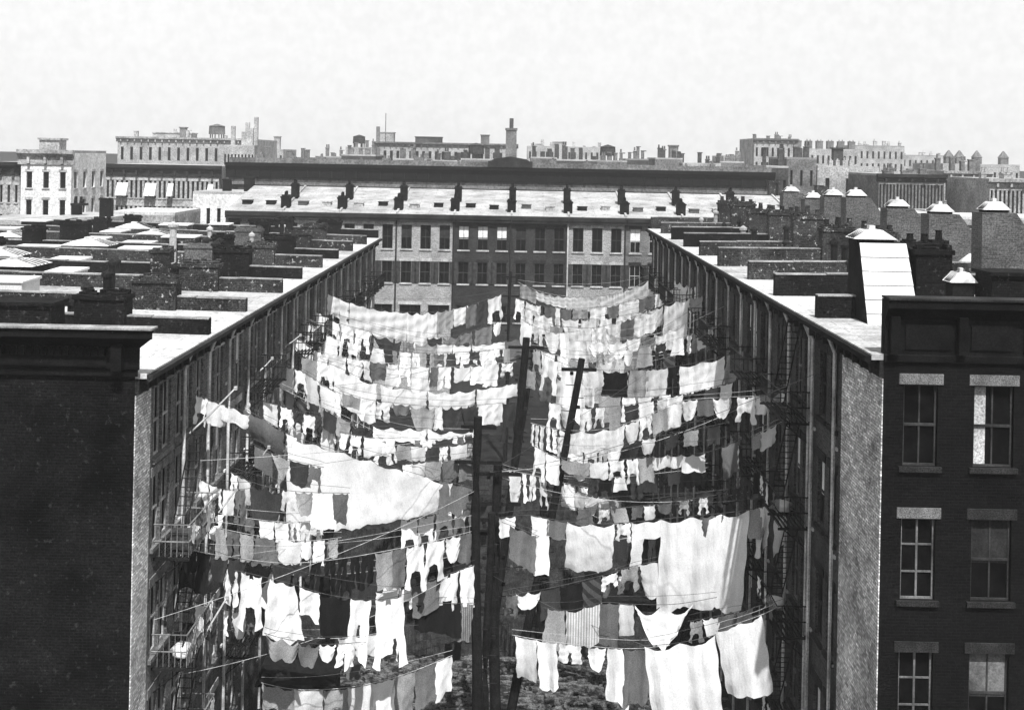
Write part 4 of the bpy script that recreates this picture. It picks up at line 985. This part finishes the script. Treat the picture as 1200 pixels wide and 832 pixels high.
L('level black line by the near poles', LEFT, [(430,705),(480,706.5),(530,707),(557,707)], 44.5, 45.5, [(486,520,'blanket','black',30),(520,537,'towel','black',34),(539,553,'towel','striped grey',40)])
L('gathered cloth line, lower left', LEFT, [(310,742),(340,750),(380,755),(430,752)], 39, 41, [(314,350,'apron','pale grey',24),(352,374,'apron','grey',24),(376,392,'apron','white',18),(394,412,'drawers','white',26)])
L('lace curtain line at the bottom left', LEFT, [(306,800),(340,807),(380,808),(430,802),(480,788),(530,768)], 41, 44.5,
  [(309,344,'towel','pale grey',24),(345,378,'curtain','off-white',40),(380,408,'curtain','pale grey',40),(409,436,'curtain','off-white',42),(437,462,'curtain','white',44),(463,486,'curtain','pale grey',44),(487,507,'curtain','grey',40),(508,531,'towel','white',40,'white cloth at the right end of the lace curtain line')])
L('low shaded line in the left yard', LEFT, [(395,770),(440,772),(500,760),(556,744)], 48, 46.5, [(410,424,'towel','grey',20),(520,536,'towel','dark grey',22)])
L('small-wash line above the giant sheet', LEFT, [(312,474),(345,490),(385,503),(430,512),(470,514)], 48.5, 49.5, fill(316, 466, WH+['dark grey'], 51, (10, 20), (16, 28)))
L('shadow line under the second left line', LEFT, [(420,404),(470,412),(520,414),(600,408)], 62, 69, fill(425, 595, MX+['dark grey'], 52, (9, 18), (14, 22), gap=(1, 8)))
L('line under the long pale drapes', LEFT, [(420,512),(460,520),(510,524),(556,518)], 50, 52, fill(424, 552, ['white','off-white','pale grey','dark grey','white'], 53, (10, 20), (14, 24), gap=(0, 6)))
L('window rag line, middle left', LEFT, [(278,478),(300,470),(330,476),(360,486),(395,492)], 47, 49, fill(282, 390, WH+['pale grey','dark grey'], 54, (9, 16), (16, 30), gap=(0, 6)))
L('ragged line below the giant sheet', LEFT, [(236,596),(270,604),(310,610),(350,612),(400,606)], 42, 43.5, fill(244, 396, ['white','pale grey','dark grey','grey','off-white'], 55, (10, 18), (18, 32), gap=(0, 6)))
L('shadow line behind the black laundry', LEFT, [(300,668),(350,674),(410,672),(470,664),(540,650)], 44, 46, fill(306, 536, ['dark grey','black','white','grey'], 56, (12, 22), (22, 40), gap=(0, 8)))
L('window rag line, upper left', LEFT, [(352,372),(372,386),(395,398),(420,402)], 60, 61, fill(354, 418, WH, 57, (8, 15), (18, 30)))
L('window rag line, lowest left', LEFT, [(196,690),(225,704),(260,714),(300,718)], 37.5, 39.5, fill(230, 296, ['white','grey','dark grey','off-white'], 58, (9, 15), (20, 34), gap=(2, 8)))
# ---- right of the poles
L('topmost right line', RIGHT, [(607,331),(630,341),(660,347),(700,347),(735,340),(770,324)], 92, 78,
  [(612,628,'towel','pale grey',14),(628,700,'bedsheet','white',14),(703,745,'bedsheet','white',22),(745,769,'bedsheet','white',30)])
L('second right line', RIGHT, [(603,349),(630,357),(670,362),(710,359),(750,350),(790,338),(812,334)], 80, 70,
  [(604,617,'blouse','white',22),(618,636,'shirt','white',22),(640,652,'towel','grey',22),(652,657,'dress','white',20),(657,668,'towel','grey',22),(670,690,'shirt','pale grey',17),(691,711,'shirt','white',20),(712,725,'apron','grey',14),(726,748,'bedsheet','white',18),(749,767,'towel','grey',14),(768,788,'towel','white',14),(789,811,'shirt','white',14)])
L('third right line', RIGHT, [(644,380),(670,384),(700,384),(730,376),(760,366),(790,354),(826,346)], 72, 61.5,
  [(646,660,'towel','pale grey',22),(667,692,'bedsheet','white',30),(693,709,'blouse','white',20),(710,728,'apron','white',12),(729,743,'towel','grey',24),(744,770,'bedsheet','white',20),(780,806,'bedsheet','white',42,'tall white sheet near the right tenements, high up'),(807,823,'shirt','pale grey',26)])
L('scalloped apron line, right', RIGHT, [(660,398),(700,400),(740,397),(780,388),(832,368)], 68, 60.5,
  [(664,690,'dress','white',26),(692,712,'apron','white',16),(713,735,'apron','white',18),(736,751,'apron','white',14),(752,768,'apron','grey',16),(769,800,'bedsheet','white',20),(808,832,'shirt','pale grey',36)])
L('small wash line beside the leaning pole', RIGHT, [(622,408),(650,416),(690,424),(740,420),(800,414)], 64, 62, fill(624, 678, MX, 21, (8, 16), (18, 34)) + fill(690, 798, GY+['black'], 22, (8, 14), (10, 22), gap=(4, 14)))
L('wide white cloth line, right middle', RIGHT, [(634,414),(670,430),(700,434),(740,434),(790,430),(840,420),(877,408)], 58, 50.5,
  [(637,656,'shirt','white',38),(657,682,'dress','white',52),(684,707,'curtain','white',18),(709,737,'blanket','black',34,'black blanket on the right middle line'),(737,760,'curtain','pale grey',32),(760,782,'curtain','off-white',34),(783,795,'trousers','black',52),(796,848,'bedsheet','white',32),(849,876,'dress','pale grey',30)])
L('grey bundle line between the poles', RIGHT, [(612,430),(635,438),(665,446),(700,452)], 62, 58, [(614,628,'towel','pale grey',20),(630,650,'apron','grey',30),(652,672,'shirt','white',30),(676,694,'towel','white',24)])
L('white stocking line, right middle', RIGHT, [(622,496),(660,504),(700,504),(735,496),(765,484),(800,470),(850,466),(890,464),(927,456)], 50, 42.5,
  [(624,629,'stocking','white',24),(630,635,'stocking','white',28),(636,641,'stocking','white',30),(642,647,'stocking','white',26),(648,654,'stocking','white',28),(656,732,'bedsheet','white',26)] +
  [(734,748,'apron','white',22),(749,764,'shirt','white',22),(765,782,'towel','pale grey',24),(783,799,'towel','white',26),(801,817,'apron','white',22),(818,835,'towel','grey',18),(836,853,'apron','white',22),(862,886,'shirt','white',28,'bright white shirt near the right tenements, middle height'),(887,898,'towel','white',20),(898,926,'apron','white',12)])
L('drooping sleeve line, right middle', RIGHT, [(700,462),(740,466),(790,462),(830,456)], 54, 53, [(704,728,'towel','pale grey',28),(730,746,'drawers','white',28),(748,764,'drawers','off-white',28)]+fill(766, 828, DK, 25, (9, 16), (16, 28)))
L('mixed cloth line, right', RIGHT, [(625,522),(650,534),(690,541),(735,538),(780,533),(826,531),(868,514)], 49, 45.5,
  [(627,642,'blouse','white',34),(643,656,'towel','white',30),(660,690,'bedsheet','pale grey',14),(692,712,'bedsheet','white',18),(714,732,'shirt','white',20),(734,748,'shirt','white',28),(749,765,'towel','pale grey',26),(766,798,'bedsheet','white',14),(799,825,'bedsheet','off-white',18),(844,865,'towel','grey',34,'grey rectangular cloth near the right tenements')])
L('dim shaded line, right', RIGHT, [(655,566),(690,580),(740,586),(800,580),(860,572),(905,560)], 50, 44.5,
  [(657,672,'apron','white',16),(673,687,'apron','off-white',18),(688,702,'apron','off-white',20),(703,715,'towel','off-white',20),(716,728,'apron','pale grey',22)] + fill(735, 900, ['grey','dark grey','pale grey','dark grey'], 31, (10, 18), (10, 22), gap=(2, 12)))
L('lower shaded line, right', RIGHT, [(640,556),(700,560),(760,556),(830,548)], 52, 49, fill(650, 826, ['dark grey','grey','dark grey','black'], 33, (8, 18), (12, 26)))
L('huge sheet line, right', RIGHT, [(584,607),(620,604),(660,611),(700,614),(740,612),(800,606),(860,600),(900,592),(932,578)], 46, 42,
  [(587,605,'towel','white',20),(624,642,'bedsheet','white',60),(643,663,'towel','grey',18),(664,722,'bedsheet','white',56,'broad white sheet right of the poles below the dim line'),(724,740,'shirt','white',20),(741,775,'bedsheet','white',18),(776,876,'bedsheet','white',112,'huge white sheet hanging straight before the right tenements'),(821,846,'apron','grey',24),(874,895,'towel','pale grey',30),(887,904,'drawers','white',54),(907,925,'towel','white',54),(926,932,'towel','white',18)])
L('small rag line by the near poles', RIGHT, [(588,612),(610,620),(640,632)], 45, 45.5, [(600,626,'towel','grey',36,'grey square cloth right beside the near poles')])
L('dark rag line, lower right', RIGHT, [(590,698),(640,690),(700,676),(740,664),(778,656)], 45.5, 44,
  [(594,612,'shirt','grey',24),(610,634,'apron','white',16),(636,656,'towel','dark grey',30),(657,680,'blanket','black',36),(681,702,'patch' if False else 'towel','patched dark',36),(704,724,'shirt','white',16),(726,748,'shirt','pale grey',26),(750,774,'apron','off-white',40)])
L('stained cloth line, lower right', RIGHT, [(636,712),(670,715),(705,706),(740,708),(790,708),(840,700)], 44.5, 42,
  [(642,664,'dress','pale grey',38),(665,704,'bedsheet','striped white',40),(704,726,'towel','grey',46),(727,742,'towel','off-white',34),(743,812,'shawl','white',50,'large white shawl hanging before the huge sheet')])
L('bottom towel line, right', RIGHT, [(600,744),(640,751),(700,758),(745,760),(785,756)], 43, 41,
  [(608,630,'towel','white',46),(632,652,'towel','white',50),(655,682,'drawers','white',22),(690,708,'apron','white',24),(709,731,'dress','white',58),(732,760,'towel','grey',54,'long grey cloth on the bottom right line')])
L('big cloth line at the bottom right', RIGHT, [(750,757),(790,754),(838,744),(880,724),(930,705)], 39, 38,
  [(757,838,'bedsheet','white',104,'wide white sheet cut off by the bottom edge',0,0,.14)])
L('slanting short rope at the bottom right', RIGHT, [(838,739),(866,730),(894,720),(912,711)], 38.4, 37.6, [(839,893,'bedsheet','white',94,'white sheet askew beside the right tenements, bottom right',0,.06,.20)])
L('ragged grey line before the huge sheet', RIGHT, [(806,728),(840,722),(885,712)], 42.5, 41.5, [(809,826,'shirt','pale grey',24),(827,842,'apron','off-white',20),(843,860,'towel','grey',24),(861,882,'shirt','pale grey',26)])
L('right wall line with hanging rags', RIGHT, [(880,512),(905,500),(925,490)], 44.5, 42.8, [(884,893,'towel','pale grey',16),(894,908,'towel','off-white',20)])
L('low shaded line by the right tenements', RIGHT, [(860,560),(890,552),(920,542)], 46, 43, fill(864, 918, DK, 41, (8, 14), (16, 24)))

L('white line near the terrace, right', RIGHT, [(612,360),(650,372),(700,374),(750,366),(800,352),(822,346)], 74, 63, fill(616, 780, WH+['grey','pale grey'], 61, (10, 22), (16, 26), gap=(0, 4)))
L('white line over the leaning pole, right', RIGHT, [(640,404),(680,412),(730,410),(790,398),(838,382)], 64, 57.5, fill(700, 834, ['white','pale grey','black','off-white','dark grey'], 62, (8, 16), (12, 22), gap=(1, 9)))
L('pale line behind the white stockings, right', RIGHT, [(640,470),(680,478),(740,474),(800,462),(860,448)], 55, 50, fill(645, 700, WH, 63, (12, 22), (20, 32)) + fill(700, 856, ['white','dark grey','pale grey','black','white'], 64, (9, 17), (16, 30), gap=(0, 7)))
L('ragged white line, right middle', RIGHT, [(650,510),(690,520),(740,516),(790,508),(850,496)], 50, 46.5, fill(655, 735, ['white','white','off-white'], 65, (12, 24), (20, 32)) + fill(738, 846, ['white','dark grey','black','pale grey'], 66, (9, 16), (12, 24), gap=(2, 12)))
L('white line beside the near poles, right', RIGHT, [(590,550),(620,556),(660,566),(690,572)], 48, 50, fill(600, 640, WH, 67, (10, 18), (22, 36)) + fill(642, 688, ['pale grey','grey'], 68, (10, 16), (16, 26)))
L('line under the huge sheet rope', RIGHT, [(622,622),(660,632),(710,634),(770,624)], 47, 46, fill(680, 768, ['white','grey','dark grey','white'], 69, (10, 18), (20, 36), gap=(1, 8)))
L('patched line behind the stained cloths', RIGHT, [(596,676),(640,682),(690,680),(770,668)], 46.5, 45.5, fill(690, 768, ['dark grey','off-white','grey'], 70, (10, 18), (18, 30), gap=(1, 8)))
L('white window line, lower left wall', LEFT, [(232,560),(252,570),(272,574),(296,572)], 40.5, 42, fill(234, 294, WH+['grey'], 81, (9, 16), (18, 34), gap=(0, 4)))
L('white line over the black laundry, left', LEFT, [(400,604),(440,610),(490,606),(556,592)], 46, 47, fill(470, 554, WH+['grey'], 82, (12, 22), (22, 40), gap=(0, 4)))
L('lowest white line, left of the poles', LEFT, [(330,742),(370,748),(420,746),(470,736)], 42, 44, fill(396, 468, WH+['pale grey'], 83, (12, 22), (20, 36), gap=(0, 5)))
L('white line above the huge sheet, right', RIGHT, [(640,588),(690,596),(760,592),(840,580)], 48, 45, fill(660, 836, ['dark grey','pale grey','off-white','grey'], 84, (9, 16), (10, 18), gap=(2, 12)))
L('white line by the right wall, high', RIGHT, [(790,328),(806,334),(826,330)], 70, 63, fill(792, 824, WH, 85, (8, 14), (18, 28), gap=(0, 3)))
L('white line beside the rag topped pole', RIGHT, [(610,374),(630,384),(655,390),(680,388)], 68, 66, fill(612, 664, WH+['grey'], 86, (8, 14), (16, 28), gap=(0, 4)))
TW = {'striped white': 'striped white', 'striped grey': 'striped grey', 'patched dark': 'patched dark'}
KW = {'bedsheet': 'bedsheet', 'towel': 'cloth', 'apron': 'apron', 'shirt': 'shirt', 'blouse': 'blouse', 'drawers': 'underwear', 'trousers': 'pair of trousers', 'dress': 'dress', 'stocking': 'stocking', 'shawl': 'shawl', 'blanket': 'blanket', 'curtain': 'curtain'}
NM = {'towel': 'towel', 'drawers': 'drawers'}
cnt = {}
for it in pending:
    k = (it[1], it[4], it[5]); cnt.setdefault(k, []).append(it)
for i, it in enumerate(pending):
    ln, where, x0, x1, kind, tone, Lm, lab, side, blow, tap, lean = it
    m = cloth(kind, ln, x0, x1, Lm, 1000+i, blow, tap, lean)
    org = ln.p((x0+x1)/2); m.v = [(v[0]-org.x, v[1]-org.y, v[2]-org.z) for v in m.v]
    o = m.build({'drawers': 'underwear', 'trousers': 'pair_of_trousers'}.get(kind, kind), tone, None, org, smooth=True)
    same = [q for q in cnt[(where, kind, tone)] if not q[7]]
    if not lab:
        same.sort(key=lambda q: -q[2] if side == LEFT else q[2])
        j = same.index(it)
        word = f"{tone} {KW[kind]}"
        if len(same) == 1: lab = f"{word} on the {where}"
        elif j == len(same)-1: lab = f"{word} at the wall end of the {where}"
        else: lab = f"{'' if j == 0 else ORD[j] + ' '}{word} {'nearest' if j == 0 else 'from'} the poles on the {where}"
    tag(o, lab, KW[kind].replace('pair of ', ''), 'washing on the yard lines')
for ln, where, side, r, extra in lines:
    rope(ln, f"rope of the {where}", extra, r=r, mat='rope' if len(where) % 3 == 0 else 'rope_dark')
# bare ropes fanning from the poles to the windows
rb = random.Random(77); bare = []
for k in range(14):
    yl = rb.uniform(34.5, 62); z = rb.choice([15.0, 12.5, 9.6, 6.6, 4.2]) + rb.uniform(-.3, .3)
    bare.append(((XL+.3, yl, z), (-1.3, 46 if yl < 50 else 66, min(12.0, z+rb.uniform(-1.5, .8))), 'left'))
for k in range(14):
    yl = rb.uniform(35.5, 62); z = rb.choice([15.8, 13.0, 9.6, 6.4, 4.0]) + rb.uniform(-.3, .3)
    bare.append(((XR-.3, yl, z), (-.9 if yl < 52 else 1.6, 46.6 if yl < 52 else 63, min(10.5 if yl < 52 else 11.4, z+rb.uniform(-1.5, .8))), 'right'))
for a, b, side in bare:
    a, b = Vector(a), Vector(b); sg = rb.uniform(.1, .7); m = MB()
    m.tube([a.lerp(b, t/12) - Vector((0, 0, sg*4*(t/12)*(1-t/12))) for t in range(13)], rb.choice([.006, .008]), 4)
    tag(m.build('clothesline', rb.choice(['rope', 'rope_dark', 'rope_dark'])), f"bare thin rope from the poles to the {side} tenements", 'clothesline', f"bare ropes on the {side} of the yard")
# slanting white props that push the lines out from the windows
props = [((222,508),(276,455),38.5,39.5,'from the uppermost left fire escape'),((303,436),(319,420),49,49.5,'near the grey square cloth'),((334,406),(352,393),55,55.5,'highest on the left wall'),((297,546),(315,524),44,44,'above the big dark apron'),((250,608),(276,574),40.5,41,'left of the big dark apron'),
         ((214,642),(248,604),37.5,38,'beside the black dress'),((205,798),(266,700),37,38.5,'lowest and longest on the left wall'),((928,458),(954,479),42,40.2,'highest on the right wall'),((910,700),(946,758),43,40,'lowest on the right wall'),((925,600),(950,628),42.5,40.5,'beside the right end of the huge sheet line')]
for a, b, Ya, Yb, lab in props:
    m = MB(); p, q = at(*a, Ya), at(*b, Yb); m.tube([p, p.lerp(q, .5)+Vector((0,0,-.03)), q], .028, 6)
    m.lathe(q.x, q.y, [(.02, q.z-.06), (.06, q.z-.05), (.06, q.z+.05), (.02, q.z+.06)], 8)
    tag(m.build('clothes_prop', 'wood_pale'), f"slanting white pole propping a line, {lab}", 'prop pole', 'prop poles at the windows')
# bundles of bedding and boxes on the fire escapes
def bundle(name, p, sx, sy, sz, mat, label, cat, seed, group=None):
    r = random.Random(seed); m = MB(); k, n = 12, 8
    ph = [r.uniform(0, 6.28) for _ in range(6)]
    for i in range(n+1):
        t = math.pi*i/n
        for j in range(k):
            a = 2*math.pi*j/k
            rad = 1+.18*math.sin(3*a+ph[0]+t*2)+.12*math.sin(5*a+ph[1]-3*t)+.10*math.sin(7*t+ph[2])
            m.v.append((sx*math.sin(t)*math.cos(a)*rad, sy*math.sin(t)*math.sin(a)*rad, sz*(1-math.cos(t))*(1 if math.cos(t) < .2 else .95)))
    for i in range(n):
        for j in range(k): m.f.append((i*k+j, i*k+(j+1) % k, (i+1)*k+(j+1) % k, (i+1)*k+j))
    return tag(m.build(name, mat, None, p, smooth=True), label, cat, group)
bl = [((-9.3, 37.2), floorsL[3]-.31, 'white', 'white bedding bundle airing on the uppermost left fire escape'), ((-9.3, 36.3), floorsL[2]-.31, 'off-white', 'off-white bundle on the second highest left fire escape'), ((-9.35, 37.6), floorsL[1]-.31, 'white', 'white bundle on the third highest left fire escape'),
      ((8.45, 40.3), floorsR[3]-.36, 'off-white', 'pale rag bundle on the near right fire escape'), ((8.45, 41.0), floorsR[2]-.36, 'white', 'white bundle on the lower near right fire escape')]
for k, ((x, y), z, mt, lab) in enumerate(bl): bundle('bedding_bundle', (x, y, z), .32, .45, .17, mt, lab, 'bundle', 60+k, 'bundles on the fire escapes')
m = MB(); m.box(-.25, -.25, 0, .25, .25, .55); m.box(-.28, -.28, .552, .28, .28, .60)
for k in range(4): m.box(-.252, -.25+.125*k+.01, .02, -.2505, -.25+.125*k+.115, .53)
tag(m.build('crate', 'wood_grey', None, (-9.3, 35.95, floorsL[3]-.31)), 'grey wooden crate with lid on the uppermost left fire escape', 'crate')

# ------------------------------------------------------------------ rags drying on the fire escape railings
class WLine(Line):
    def __init__(s, a, b): s.fine = [(0, Vector(a)), (1, Vector(b))]
rb = random.Random(91)
def rags(X, spans, side):
    for (ya, yb, z) in spans:
        y = ya + rb.uniform(.05, .4)
        while y < yb-.3:
            w = rb.uniform(.25, .65); tone = rb.choice(['white', 'white', 'off-white', 'pale grey', 'grey', 'dark grey']); kind = rb.choice(['towel', 'towel', 'shirt', 'apron', 'blouse'])
            ln = WLine((X, y, z), (X, min(yb, y+w), z)); m = cloth(kind, ln, 0, 1, rb.uniform(.4, .95), int(y*1000+z*77))
            org = Vector((X, y, z)); m.v = [(v[0]-org.x + (v[1]-org.y-w/2)*0, v[1]-org.y, v[2]-org.z) for v in m.v]
            o = m.build('rag', tone, None, org, smooth=True)
            tag(o, f"{tone} rag drying over a fire escape railing on the {side} wall", 'rag', f"{tone} rags on the railings of the {side} wall")
            y += w + rb.uniform(.05, .9)
rags(XL+1.03, [(35.6, 38.8, z-.35+.93) for z in floorsL[1:4]] + [(LY[1]+3.3, LY[2]-.4, z-.35+.93) for z in floorsL[2:4]] + [(LY[2]+.4, LY[2]+3.1, z-.35+.93) for z in floorsL[2:4]] + [(LY[3]+3.3, LY[4]-.4, z-.35+.93) for z in floorsL[3:4]], 'left')
rags(XR-1.03, [(RY[1]+.2, RY[1]+3.2, z-.4+.93) for z in floorsR[1:4]] + [(RY[2]+.6, RY[2]+3.2, z-.4+.93) for z in floorsR[2:4]] + [(RY[4]+.6, RY[4]+2.9, z-.4+.93) for z in floorsR[3:5]], 'right')
# ------------------------------------------------------------------ haze
HAZE = 0.0004
if HAZE:
    m = MB().box(-700, -60, -1.0, 700, 520, 60)
    hm = bpy.data.materials.new('haze'); hm.use_nodes = True; nt = hm.node_tree; nt.nodes.clear()
    out = nt.nodes.new('ShaderNodeOutputMaterial'); pv = nt.nodes.new('ShaderNodeVolumePrincipled')
    pv.inputs['Color'].default_value = g(.8); pv.inputs['Density'].default_value = HAZE; pv.inputs['Anisotropy'].default_value = 0.1
    nt.links.new(pv.outputs[0], out.inputs['Volume'])
    tag(m.build('haze', hm), kind='stuff')

# ------------------------------------------------------------------ light
sd = Vector((.105, -.54, .84)).normalized()
elev = math.asin(sd.z); az = math.atan2(sd.x, sd.y)
sun = bpy.data.lights.new('sun', 'SUN'); sun.energy = 4.2; sun.angle = R(.5); sun.color = (1, 1, 1)
so = bpy.data.objects.new('sun', sun); C.objects.link(so); so.rotation_euler = sd.to_track_quat('Z', 'Y').to_euler()
w = bpy.data.worlds.new('World'); sc.world = w; w.use_nodes = True; nt = w.node_tree
sky = nt.nodes.new('ShaderNodeTexSky'); sky.sky_type = 'NISHITA'; sky.sun_disc = False
sky.sun_elevation = elev; sky.sun_rotation = az; sky.dust_density = 1.0; sky.air_density = 1.0; sky.ozone_density = 1.0
bw = nt.nodes.new('ShaderNodeSeparateColor'); nt.links.new(sky.outputs[0], bw.inputs[0]); tcw = nt.nodes.new('ShaderNodeTexCoord'); nz = nt.nodes.new('ShaderNodeTexNoise'); nz.inputs['Scale'].default_value = 3.0; nz.inputs['Detail'].default_value = 8.0; nz.inputs['Roughness'].default_value = .65
nt.links.new(tcw.outputs['Generated'], nz.inputs['Vector'])
cr_ = ramp(nt, nz.outputs['Fac'], .3, 2.95, .7, 3.1)
mxs = nt.nodes.new('ShaderNodeMixRGB'); mxs.inputs[0].default_value = .9
nf = nt.nodes.new('ShaderNodeTexNoise'); nf.inputs['Scale'].default_value = 130; nf.inputs['Detail'].default_value = 3; nt.links.new(tcw.outputs['Generated'], nf.inputs['Vector'])
rf_ = ramp(nt, nf.outputs['Fac'], .35, .95, .65, 1.04); cr_ = mul(nt, cr_.outputs[0], rf_.outputs[0])
nt.links.new(bw.outputs['Blue'], mxs.inputs[1]); nt.links.new(cr_.outputs[0], mxs.inputs[2]); nt.links.new(mxs.outputs[0], nt.nodes['Background'].inputs['Color'])
nt.nodes['Background'].inputs['Strength'].default_value = .14

cam = bpy.data.cameras.new('camera'); co = bpy.data.objects.new('camera', cam); C.objects.link(co)
cam.sensor_width = 36; cam.lens = 36*F/1200; cam.shift_x = (600-PX)/1200; cam.shift_y = -(416-PY)/1200
co.matrix_world = Matrix.Translation((0, 0, CZ)) @ Matrix.Rotation(R(90), 4, 'X') @ Matrix.Rotation(ROLL, 4, 'Z')
cam.clip_start = .5; cam.clip_end = 8000; sc.camera = co
sc.view_settings.view_transform = 'Standard'; sc.view_settings.look = 'None'; sc.view_settings.gamma = 1
sc.view_settings.exposure = 1.05
sc.cycles.max_bounces = 6; sc.cycles.diffuse_bounces = 3; sc.cycles.volume_bounces = 1; sc.cycles.transparent_max_bounces = 8
sc.cycles.use_denoising = True
